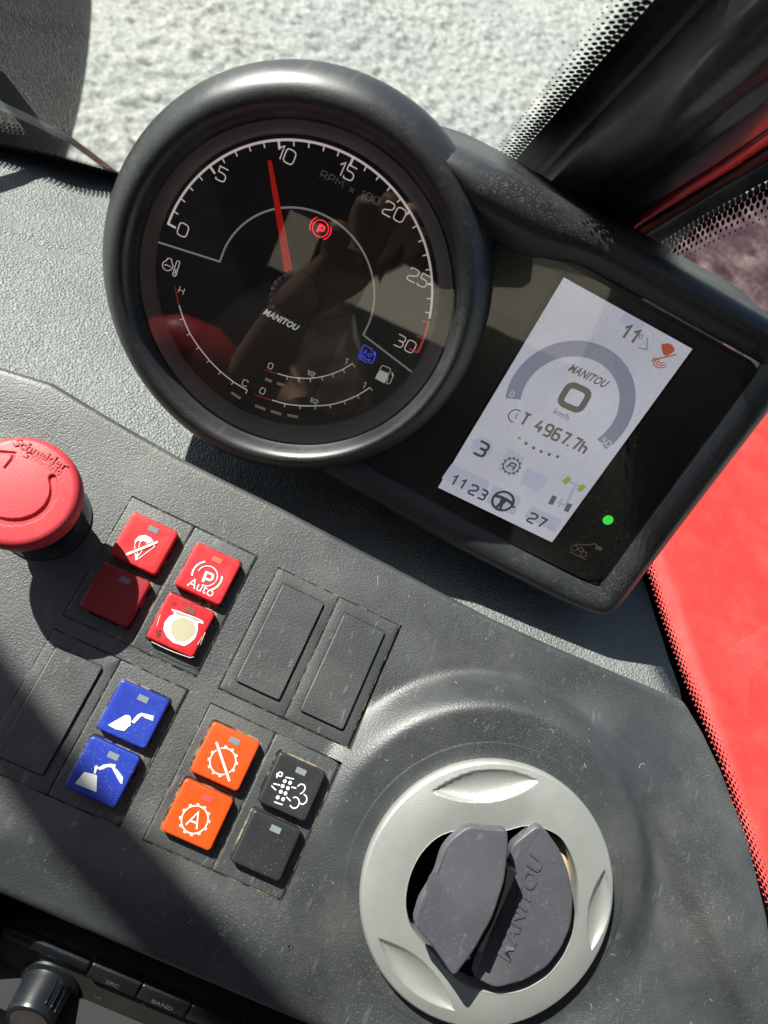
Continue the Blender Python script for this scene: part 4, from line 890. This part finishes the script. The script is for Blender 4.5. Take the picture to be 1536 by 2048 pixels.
def em(name, c, s=.36): 
    m, t, out = new_mat(name); b = N(t, 'ShaderNodeBsdfPrincipled'); b.inputs['Base Color'].default_value = (.05, .05, .05, 1); b.inputs['Emission Color'].default_value = c4(c); b.inputs['Emission Strength'].default_value = s; t.links.new(b.outputs[0], out.inputs[0]); return m
eg = em('screen mid grey', (.24, .255, .33)); et = em('screen text grey', (.13, .128, .105)); ek = em('screen dark text', (.050, .052, .066)); ew = em('screen light tile', (.445, .46, .57)); ewt = em('screen white', (.58, .6, .66)); egr = em('screen green', (.24, .42, .08)); er = em('screen red', (.44, .085, .04)); ebl = em('screen slate', (.11, .12, .19)); ep = em('screen pale grey', (.34, .36, .47))
def spart(name, mb, mat, zoff=0): return part(name, [(x, y, z) for x, y, z in mb.V], mb.F, mat, scr, smooth=False)
mb = MB()   # pale tiles
for pts in (((120, 1062), (330, 1160), (300, 1250), (62, 1145)), ((350, 1180), (505, 1250), (460, 1350), (305, 1275)), ((560, 1300), (725, 1370), (690, 1445), (515, 1352)), ((1075, 230), (1180, 290), (1150, 340), (1030, 280)), ((430, 980), (520, 1030), (480, 1120), (370, 1095)), ((530, 1085), (650, 1140), (600, 1220), (495, 1170))): mb = MB(); mb.add(*poly(rounded(qs(*pts), .6, 2, True), .08)); spart('tile', mb, ew)
c_ = qs((285, 975))[0]; mb = MB(); mb.add(*disc(4.0 * 1.0, .08, 32, *c_)); spart('tile', mb, ew)
def c3p(a, b, c):
    (ax, ay), (bx, by), (cx, cy) = a, b, c; d = 2 * (ax * (by - cy) + bx * (cy - ay) + cx * (ay - by))
    ux = ((ax * ax + ay * ay) * (by - cy) + (bx * bx + by * by) * (cy - ay) + (cx * cx + cy * cy) * (ay - by)) / d; uy = ((ax * ax + ay * ay) * (cx - bx) + (bx * bx + by * by) * (ax - cx) + (cx * cx + cy * cy) * (bx - ax)) / d
    return ux, uy, math.hypot(ax - ux, ay - uy)
o1, o2, o3 = qs((412, 703), (790, 387), (1128, 700)); ox, oy, ro = c3p(o1, o2, o3); i1, i2, i3 = qs((497, 708), (800, 475), (1040, 700)); ri = np.mean([math.hypot(p[0] - ox, p[1] - oy) for p in (i1, i2, i3)])
aa = math.degrees(math.atan2(o1[1] - oy, o1[0] - ox)); e_ = qs((965, 985))[0]; ab = math.degrees(math.atan2(e_[1] - oy, e_[0] - ox))
if aa < 0: aa += 360
mb = MB(); mb.add(*ribbon(arcp(ox, oy, (ro + ri) / 2, aa, ab, 70), ro - ri, .11)); spart('speed_arc', mb, eg)
mb = MB(); c_ = qs((450, 682))[0]; write(mb, '0', (c_[0], c_[1] - .8), (1, 0), 1.7, .3, .15, center=True); spart('arc_numeral', mb, ewt); mb = MB(); c_ = qs((965, 948))[0]; write(mb, '50', (c_[0], c_[1] - .9), (1, 0), 2.1, .34, .15, center=True, gap=.3); spart('arc_numeral', mb, ewt)
mb = MB(); a0, a1 = qs((752, 552), (960, 652)); logo(mb, 'MANITOU', a0, a1, 3.0, .15, .34); spart('brand_lettering', mb, et)
mb = MB(); z_ = qs((768, 622), (880, 672), (820, 776), (706, 726)); mb.add(*ribbon(rounded(z_, 2.4, 4, True), 2.2, .15, True)); spart('speed_numeral', mb, et)
V, Fc = text_mesh('km/h', 3.1); c_ = qs((722, 793))[0]; part('unit_lettering', put(V, c_[0], c_[1], 0, .15), Fc, et, scr, smooth=False)
mb = MB(); a0, a1 = qs((490, 840), (840, 1008)); d_ = np.array(a1) - np.array(a0); L_ = np.hypot(*d_); tot = sum((G[c][0] + .3) for c in 'T 4967.7h') - .3; write(mb, 'T 4967.7h', a0, d_, 4.3, .85, .15, gap=.3, xs=L_ / (tot * 4.3)); 
k1 = qs((465, 800))[0]; mb.add(*ribbon(arcp(k1[0] + .3, k1[1], 2.4, 75, 285), .45, .15)); mb.add(*ribbon([(k1[0] + .5, k1[1] + 1.3), (k1[0] + .5, k1[1] - .1), (k1[0] + 1.0, k1[1] - .9)], .35, .15)); spart('hour_counter', mb, et)
mb = MB()
for p in ((527, 951), (568, 976), (610, 996), (654, 1012), (700, 1024)): mb.add(*disc(.62, .15, 14, *qs(p)[0]))
spart('page_dots', mb, et); mb = MB(); mb.add(*disc(.62, .15, 14, *qs((490, 922))[0])); spart('page_dot', mb, egr)
mb = MB(); c_ = qs((285, 985))[0]; write(mb, '3', (c_[0] - .1, c_[1] - 2.5), (1, 0), 5.2, .95, .15, center=True, xs=1.1, rad=.3); a0 = qs((110, 1170))[0]; write(mb, '11', a0, (1, 0), 3.9, .75, .15, gap=.6, xs=1.0, rad=.1); a0 = qs((208, 1222))[0]; write(mb, '23', a0, (1, 0), 3.9, .75, .15, gap=.36, xs=.98); a0 = qs((530, 1375))[0]; write(mb, '27', a0, (1, 0), 3.9, .75, .15, gap=.3, xs=1.05)
spart('readings', mb, ek)
mb = MB(); a0 = qs((1042, 362))[0]; write(mb, '11', a0, (1, 0), 4.3, .9, .15, gap=.42, xs=1.1, rad=.1); spart('angle_reading', mb, et)
mb = MB(); mb.add(*ribbon(rounded(qs((1150, 352), (1167, 356), (1160, 378), (1143, 372)), .3, 2, True), .45, .15, True)); mb.add(*ribbon(qs((1145, 425), (1190, 437), (1192, 372)), .5, .15)); mb.add(*ribbon(qs((1152, 410), (1180, 392)), .2, .15)); spart('slope_sign', mb, eg)
mb = MB(); gc = qs((447, 1075))[0]; mb.add(*ribbon(arcp(gc[0], gc[1], 2.9, 0, 360, 36)[:-1], .36, .15, True))
for k in range(12): a_ = math.pi * (k + .5) / 6; mb.add(*ribbon([(gc[0] + 2.9 * math.cos(a_), gc[1] + 2.9 * math.sin(a_)), (gc[0] + 3.6 * math.cos(a_), gc[1] + 3.6 * math.sin(a_))], .6, .15))
mb.add(*ribbon(rounded([(gc[0] - 1.3, gc[1] - 1.3), (gc[0] - .7, gc[1] + 1.2), (gc[0] + 1.3, gc[1] + 1.2), (gc[0] + 1.2, gc[1] - 1.3)], .4, 2), .55, .15)); mb.add(*ribbon([(gc[0] - .9, gc[1] - .1), (gc[0] + 1.1, gc[1] - .1)], .4, .15))
wc = qs((400, 1268))[0]; mb.add(*ribbon(arcp(wc[0], wc[1], 3.9, 0, 360, 40)[:-1], .95, .15, True)); mb.add(*disc(1.2, .15, 20, *wc))
mb.add(*ribbon([(wc[0] - 3.8, wc[1] + .7), (wc[0] - 1.4, wc[1] + 1.1), (wc[0] + 1.4, wc[1] + 1.1), (wc[0] + 3.8, wc[1] + .7)], 1.3, .16)); mb.add(*ribbon([wc, (wc[0] + .9, wc[1] - 3.8)], 1.1, .16)); mb.add(*ribbon([wc, (wc[0] - .9, wc[1] - 3.8)], 1.1, .16)); mb.add(*disc(.5, .15, 12, *qs((460, 1300))[0])); spart('steering_and_gear_signs', mb, ek)
mb = MB()
for a, b_ in (((733, 1168), (768, 1138)), ((815, 1212), (845, 1180))): mb.add(*ribbon(qs(a, b_), 2.0, .15))
spart('front_wheels_sign', mb, egr); mb = MB()
for a, b_ in (((660, 1285), (685, 1240)), ((745, 1325), (768, 1282))): mb.add(*ribbon(qs(a, b_), 1.9, .15))
spart('rear_wheels_sign', mb, ebl); mb = MB()
for pts in (((755, 1155), (835, 1195)), ((800, 1175), (745, 1290)), ((700, 1270), (750, 1295)), ((722, 1255), (705, 1300))): mb.add(*ribbon(qs(*pts), .9, .13))
for pts in (((657, 1392), (648, 1428)), ((672, 1395), (664, 1425)), ((680, 1412), (672, 1430))): mb.add(*ribbon(qs(*pts), .55, .13))
spart('axle_sign', mb, em('screen faint grey', (.40, .41, .50)))
mb = MB(); mb.add(*poly(rounded(qs((1268, 400), (1285, 408), (1300, 398), (1330, 412), (1345, 440), (1325, 458), (1298, 472), (1280, 465), (1272, 440)), .5, 2, True), .15)); mb.add(*ribbon(qs((1215, 497), (1350, 463)), .5, .16))
for r_ in (1.2, 2.0, 2.8): k2 = qs((1275, 487))[0]; mb.add(*ribbon(arcp(k2[0], k2[1] - .3, r_, 190, 340, 14), .38, .15))
spart('warning_sign', mb, er)
ec_ = np.array([GF.px(*p) for p in ((1127.6, 554.6), (876, 975), (1104, 1084.6), (1385, 698))]); cc_ = ec_.mean(0); sgn = np.sign(ec_ - cc_)
V, Fc = ribbon([tuple(p) for p in ec_ + np.array([(-.55, .55), (-.55, -.55), (.55, -.55), (.55, .55)])], 1.1, .02, True); part('screen_edge', V, Fc, flat('dark screen edge', (.004, .004, .005), .2), pod, smooth=False)
V, Fc = ribbon([tuple(p) for p in ec_ + np.array([(-1.7, 1.7), (-1.7, -1.7), (1.7, -1.7), (1.7, 1.7)])], .25, .03, True); part('window_line', V, Fc, flat('grey window line', (.05, .05, .05), .3), pod, smooth=False)
part('green_light', *disc(1.95, .1, 28, *GF.px(1216, 1040)), mt['ledgreen'], pod, smooth=False)
mb = MB(); e1 = lambda *P_: [GF.px(860 + x * .3646, 540 + y * .3646, .1) for x, y in P_]
for p, r_ in (((792, 1525), 1.2), ((842, 1560), 1.2)): mb.add(*ribbon(arcp(*e1(p)[0], r_, 0, 360, 16)[:-1], .28, .1, True))
mb.add(*ribbon(e1((765, 1545), (855, 1588)), .3, .1)); mb.add(*ribbon(e1((797, 1507), (880, 1508), (905, 1500), (925, 1530)), .4, .1)); mb.add(*ribbon(e1((812, 1530), (822, 1545), (845, 1540), (830, 1520), (812, 1530)), .28, .1)); mb.add(*ribbon(e1((910, 1520), (942, 1532)), 1.5, .1)); mb.part('loader_sign', flat('brass print', (.50, .42, .27), .5, .05), pod, smooth=False)
part('cover_glass', *poly(rounded([(-55, -92), (71, -92), (76, -87), (73, 1.5), (69, 4), (-55, 4)], 4, 4, True), .7), glass('display cover glass', ior=1.5, dirt=.09), pod, smooth=False)
# ================================================================ RADIO
_n = PR[:, 2] * math.cos(math.radians(42)) - PR[:, 1] * math.sin(math.radians(42)); _y = PR[:, 1] * math.cos(math.radians(42)) + PR[:, 2] * math.sin(math.radians(42))
RF = Frame(CAM + 252 * ray(190, 1925), M @ np.stack([PR[:, 0], _y, _n], 1))
radio = thing('car_radio', 'dark car radio with a round volume knob below the console edge', 'radio', RF)
mt['radio'] = plastic('radio face plastic', (.024, .022, .021), .42, .1, 2000, dust=.25, var=.2); mt['rkey'] = plastic('radio key plastic', (.014, .014, .015), .25, .1, 2000, dust=.3, var=.2)
mt['bluegloss'] = plastic('glossy blue black plastic', (.010, .012, .016), .32, 0, dust=.12, var=.2)
mt['radioink'] = flat('dim print', (.20, .19, .18), .5)
x0 = RF.px(12, 1838)[0]
V, Fc = rbox(x0 + 90, -30, -14, 0, 180, 61, 4, 1.6); part('face_plate', V, Fc, mt['radio'], radio, auto=40)
ke = [RF.px(u, v)[0] for u, v in ((186, 1922), (284, 1968), (380, 2012), (480, 2058), (580, 2100), (680, 2150))]
V, Fc = rbox((x0 + ke[0]) / 2, -2.2, -2, 1.6, ke[0] - x0 - .6, 5.2, 1.2, 1.0); part('corner_key', V, Fc, mt['bluegloss'], radio, auto=40)
for a, b_, nm in zip(ke[:-1], ke[1:], ('SRC', 'BAND', '', '', '')):
    V, Fc = rbox(0, 0, -2, 1.5, b_ - a - .5, 8.2, .6, .8); k = part('key', V, Fc, mt['rkey'], radio, auto=40, at=((a + b_) / 2, -3.2, 0))
    if nm: V, Fc = text_mesh(nm, 2.9); part('lettering', put(V, .3, -1.6, 0, 1.53), Fc, mt['radioink'], k, smooth=False)
mb = MB(); a0 = RF.px(50, 1893); a1 = RF.px(118, 1925); d_ = np.array(a1) - np.array(a0); write(mb, 'VDO', a0, d_, 2.6, .45, .06, xs=1.9, gap=.3, rad=.5); mb.part('maker_lettering', mt['radioink'], radio, smooth=False)
kc = RF.px(98, 1965)
kb = part('volume_knob', *lathe([(11.2, 0), (11.0, .8), (10.0, 1.2), (9.0, 1.4), (8.6, 3), (8.3, 12), (7.8, 13.2), (7.0, 13.6)], 72, *kc), mt['bluegloss'], radio, auto=35)
part('knob_cap', *lathe([(7.0, 13.6), (6.7, 13.3), (3, 13.3), (.01, 13.3)], 48, *kc), plastic('turned metal', (.25, .22, .20), .3, metal=.8, var=.3), kb, auto=40)
mb = MB()
for k in range(3): mb.add(*tube([(kc[0] + 8.6 * math.cos(a_), kc[1] + 8.6 * math.sin(a_), 3 + 8 * s_) for s_, a_ in zip(np.linspace(0, 1, 6), np.full(6, -.5 + .28 * k + 1.2))], .22, 6))
mb.part('grip_ridges', mt['bluegloss'], kb)
V, Fc = rbox(RF.px(210, 2030)[0] + 3, RF.px(210, 2030)[1] - 2, -.5, .6, 15, 8, .6, .3); part('display_window', V, Fc, mt['bluegloss'], radio, auto=40)
mb = MB(); 
V, Fc = text_mesh('1', 2.4); part('preset_numeral', put(V, *RF.px(178, 2018), 0, .06), Fc, mt['radioink'], radio, smooth=False)
V, Fc = text_mesh('LO', 1.7); part('small_lettering', put(V, *RF.px(196, 1995), 0, .06), Fc, mt['radioink'], radio, smooth=False)
# dark opening of the console round the radio
sur = thing('radio_opening', 'black opening of the console around the radio', 'recess', RF)
V, Fc = box(60, 22, -30, 420, 30, 4); part('upper_wall', V, Fc, mt['hole'], sur, smooth=False)
V, Fc = box(60, -40, -40, 420, 200, 4); part('back_wall', V, Fc, mt['cabin'], sur, smooth=False)
V, Fc = rbox(x0 - 12, -10, -22, 8, 14, 90, 3, 1.5); part('side_frame', V, Fc, mt['black'], sur, auto=40)
# ================================================================ OUTSIDE: wheel, guard, wiper
def wp(u, v, dist): d = ray(u, v); return CAM + d / np.linalg.norm(d) * dist
wc_ = wp(-440, 80, 1500)
wheel = thing('front_wheel', 'large dark tractor wheel outside the windscreen', 'wheel', Frame(wc_, np.array([[0, 0, 1], [1, 0, 0], [0, 1, 0]])))
V, Fc = lathe([(250, 150), (300, 185), (420, 200), (500, 180), (535, 150), (548, 60), (550, 0), (548, -60), (535, -150), (500, -180), (420, -200), (300, -185), (250, -150)], 96); 
part('tyre', V, Fc, mt['tyre'], wheel)
part('rim', *lathe([(250, 150), (245, 110), (200, 60), (150, 50), (90, 80), (0.5, 85)], 64), plastic('grey wheel rim', (.30, .28, .26), .5, film=.3), wheel)
wip = thing('wiper_arm', 'pale grey wiper arm lying across the foot of the windscreen', 'wiper', WIN, *WIN.px(130, 270))
pts = [(-260, 100), (-150, 138), (-40, 188), (0, 208), (60, 236), (130, 270), (180, 306), (240, 352), (300, 395)]; pl = []
o_ = np.array(WIN.px(130, 270))
for u, v in pts: p = np.array(WIN.px(u, v, -14)) - o_; pl.append((p[0], p[1], -14))
V, Fc = loft([[(x - .0, y - 4.2, z), (x, y + 4.2, z), (x, y + 3.2, z + 1.5), (x, y - 3.2, z + 1.5)] for x, y, z in pl], True, True); part('arm', V, Fc, plastic('pale grey plastic', (.62, .66, .6), .5), wip, auto=30)
# ================================================================ CAB round the driver (seen in the reflections; shades the console)
def wbox(name, cx, cy, cz, sx, sy, sz, mat, parent, rot=None):
    V, Fc = box(0, 0, 0, sx, sy, sz)
    if rot is not None: V = [tuple(rot @ Vector(v)) for v in V]
    return part(name, V, Fc, mat, parent, smooth=False, at=(cx, cy, cz))
cab = thing('driver_cab', 'dark lined driver cab with roof and rear wall around the console', 'cab', WF)
wbox('roof', 0, -520, 2420, 1250, 1150, 40, mt['headliner'], cab)
wbox('rear_wall', 0, -1150, 1325, 1300, 40, 1050, mt['cabin'], cab); wbox('rear_wall', 470, -1150, 1885, 350, 40, 90, mt['cabin'], cab); wbox('rear_wall', 470, -1150, 2270, 350, 40, 260, mt['cabin'], cab)
wbox('rear_wall', -385, -1152, 1915, 530, 40, 126, mt['cabin'], cab); wbox('rear_wall', -12, -1152, 1915, 64, 40, 126, mt['cabin'], cab); wbox('rear_wall', -110, -1150, 2190, 800, 40, 420, mt['cabin'], cab)
wbox('rear_post', 625, -1120, 1900, 70, 60, 1100, mt['cabin'], cab); wbox('rear_post', -640, -700, 1900, 60, 70, 1100, mt['cabin'], cab)
wbox('side_wall', 660, -600, 1660, 30, 1100, 1400, mt['cabin'], cab); wbox('side_wall', -660, -650, 1150, 30, 1000, 800, mt['cabin'], cab); wbox('floor', 0, -500, 900, 1250, 1300, 30, mt['cabin'], cab)
wbox('bulkhead', 0, 10, 1180, 1200, 40, 480, mt['cabin'], cab)
SH = [PF.w(*PF.px(u, v)) - SUN * 900 for u, v in ((-260, 1060), (-100, 1290), (30, 1470), (150, 1640), (260, 1760), (380, 1900), (470, 2000), (620, 2180))]  # unseen added bar, shaped towards the sun to cast the console's shadow band
part('shadow_rail', *tube(SH, 11.5, 10), mt['cabin'], cab)
def refl(u, v, dist):
    """a place in the cab that the dial glass mirrors"""
    d = ray(u, v); n = GF.R[:, 2]; o = GF.w(0, 0, 6.3); k = (n @ (o - CAM)) / (n @ d); p = CAM + k * d; r = d - 2 * (d @ n) * n; r /= np.linalg.norm(r); return p + r * dist
def skinned(name, chains, mat, parent, sub=2):
    """one continuous limb surface grown round joints; chains of (point, radius), later chains start at a joint of the first"""
    me = bpy.data.meshes.new(name); vs = []; es = []; rs = []
    idx = {}
    for ch in chains:
        prev = None
        for p, r in ch:
            key = tuple(np.round(p, 2))
            if key not in idx: idx[key] = len(vs); vs.append(np.array(p) / 1000); rs.append(r / 1000)
            if prev is not None and prev != idx[key]: es.append((prev, idx[key]))
            prev = idx[key]
    me.from_pydata([tuple(v * 100) for v in vs], es, []); o = bpy.data.objects.new(name, me); C.objects.link(o)
    sk_ = o.modifiers.new('skin', 'SKIN'); sk_.use_smooth_shade = True
    for v, r in zip(me.skin_vertices[0].data, rs): v.radius = (r * 100, r * 100)
    me.skin_vertices[0].data[0].use_root = True
    sb = o.modifiers.new('smooth', 'SUBSURF'); sb.levels = sub; sb.render_levels = sub
    dg = bpy.context.evaluated_depsgraph_get(); m2 = bpy.data.meshes.new_from_object(o.evaluated_get(dg)); bpy.data.objects.remove(o)
    m2.transform(Matrix.Scale(.01, 4)); m2.materials.clear(); m2.materials.append(mat); m2.polygons.foreach_set('use_smooth', [True] * len(m2.polygons))
    q = bpy.data.objects.new(name, m2); C.objects.link(q); q.parent = parent; return q
person = thing('person', 'driver hand with a beaded bracelet holding the phone, mirrored in the dial', 'person', WF)
el, wr = refl(500, 760, 470), refl(603, 590, 262); pm = refl(668, 556, 246); kn = [refl(672, 520, 240), refl(712, 498, 243), refl(748, 492, 245), refl(782, 494, 248), refl(806, 508, 250)]
tips = [[(672, 478), (676, 440)], [(722, 440), (738, 392)], [(766, 436), (792, 388)], [(808, 446), (836, 408)], [(832, 480), (852, 462)]]
ch = [[(pm, 17), (wr, 15), ((el + wr) / 2, 22), (el, 28)]]
for i, (k, tp) in enumerate(zip(kn, tips)):
    r0 = (9.5, 8.6, 8.8, 8.2, 7.2)[i]; ch.append([(pm, 17), (k, r0 + 1.5), (refl(*tp[0], 240 + 4 * i), r0), (refl(*tp[1], 232 + 6 * i), r0 * .82)])
sknm, t, out = new_mat('tanned skin'); b = N(t, 'ShaderNodeBsdfPrincipled'); b.inputs['Base Color'].default_value = (.27, .15, .095, 1); b.inputs['Roughness'].default_value = .5; b.inputs['Subsurface Weight'].default_value = .08; b.inputs['Subsurface Radius'].default_value = (.004, .0015, .0008); t.links.new(b.outputs[0], out.inputs[0])
skinned('hand_and_forearm', ch, sknm, person)
mb = MB(); ax_ = (el - wr); ax_ /= np.linalg.norm(ax_); e1_ = np.cross(ax_, [0, 0, 1]); e1_ /= np.linalg.norm(e1_); e2_ = np.cross(ax_, e1_); cb_ = wr + ax_ * 12
for k in range(26):
    a_ = 2 * math.pi * k / 26; c_ = cb_ + 18 * (math.cos(a_) * e1_ + math.sin(a_) * e2_); V, Fc = lathe([(.01, -1.9), (1.4, -1.4), (1.9, 0), (1.4, 1.4), (.01, 1.9)], 8); mb.add([tuple(np.array(v) + c_) for v in V], Fc)
mb.part('bracelet', plastic('silver beads', (.6, .6, .6), .2, metal=.9), person, kind='stuff')
phf = Frame(CAM + M @ np.array([0, 0, 7.0]), M); phone = thing('phone', 'dark phone held above the console, mirrored in the dial', 'phone', phf)
V, Fc = rbox(26, -56, 0, 8, 72, 148, 9, 1.5); part('phone_body', V, Fc, plastic('dark phone case', (.02, .022, .028), .3), phone, auto=40)
seat = thing('driver_chair', 'driver seat with crumpled brown protective cover, mirrored in the dial', 'seat', WF)
crn = [refl(610, 620, 560), refl(700, 590, 560), refl(540, 830, 480), refl(760, 850, 480)]
gg = np.zeros((90, 90, 3)); bk = refl(640, 700, 900) - refl(640, 700, 520); bk /= np.linalg.norm(bk)
for i, s in enumerate(np.linspace(0, 1, 90)):
    for j, t_ in enumerate(np.linspace(0, 1, 90)):
        p = (crn[0] * (1 - t_) + crn[1] * t_) * (1 - s) + (crn[2] * (1 - t_) + crn[3] * t_) * s
        v = Vector(p / 42); w_ = 1 - abs(noise.noise(v + noise.noise_vector(v * .6) * 1.3)) * 2.2; rim_ = (2 * t_ - 1) ** 4 + (2 * s - 1) ** 8
        gg[i, j] = p - bk * (24 * w_ + 6 * noise.noise(v * 2.7)) + bk * 60 * rim_
V, Fc = grid(gg); part('crumpled_cover', V, Fc, plastic('crumpled brown film', (.50, .34, .19), .25, 0, var=.3, coat=.6), seat)
V, Fc = box(*(refl(640, 900, 640)), 300, 100, 260); part('backrest', V, Fc, mt['cabin'], seat, smooth=False)
arm = thing('armrest', 'red padded armrest, mirrored at the lower rim of the dial', 'armrest', WF)
part('pad', *tube([refl(300, 668, 600), refl(350, 676, 600), refl(400, 704, 600), refl(440, 745, 600), refl(465, 800, 600)], [18, 28, 34, 34, 18], 16), plastic('red padding', (.45, .02, .03), .45), arm)
part('lever', *tube([refl(455, 735, 590), refl(520, 712, 560), refl(590, 690, 540)], [9, 13, 15], 12), mt['black'], arm)
bR = np.array(Matrix.Rotation(math.radians(38), 3, 'Z'))
bld = thing('farm_building', 'pale beige shed wall behind the machine, mirrored in the dial', 'building', Frame((600, -9500, 0), bR))
wbox('wall', 0, 0, 2300, 14000, 200, 4600, plastic('beige render', (.36, .335, .26), .9, var=.15), bld); wbox('roof', 0, -1500, 4750, 14600, 3400, 200, mt['cabin'], bld)
# lint and fibres lying on the console
mb = MB(); rg = np.random.default_rng(5)
for k in range(120):
    a, b = rg.uniform(-45, 265), rg.uniform(-122, 16)
    if any(p[0] < a < p[1] and p[2] < b < p[3] for p in POCK) or math.hypot(a - VA, b - VB) < 50 or a > float(interp(b, RIGHT)) - 4: continue
    l = rg.uniform(.5, 2.2) if k > 5 else rg.uniform(2.5, 4); th = rg.uniform(0, 6.28); cv = rg.uniform(-1.2, 1.2) / l; pts = []; x, y = a, b
    for i in range(7): pts.append((x, y)); x += l / 6 * math.cos(th); y += l / 6 * math.sin(th); th += cv * l / 6 * 2
    V, Fc = ribbon(pts, .09); hh = hpanel(np.array([v[0] for v in V]), np.array([v[1] for v in V])); mb.add([(v[0], v[1], h + .12) for v, h in zip(V, hh)], Fc)
mb.part('lint', flat('lint', (.55, .54, .50), .8), console, smooth=False, kind='stuff')
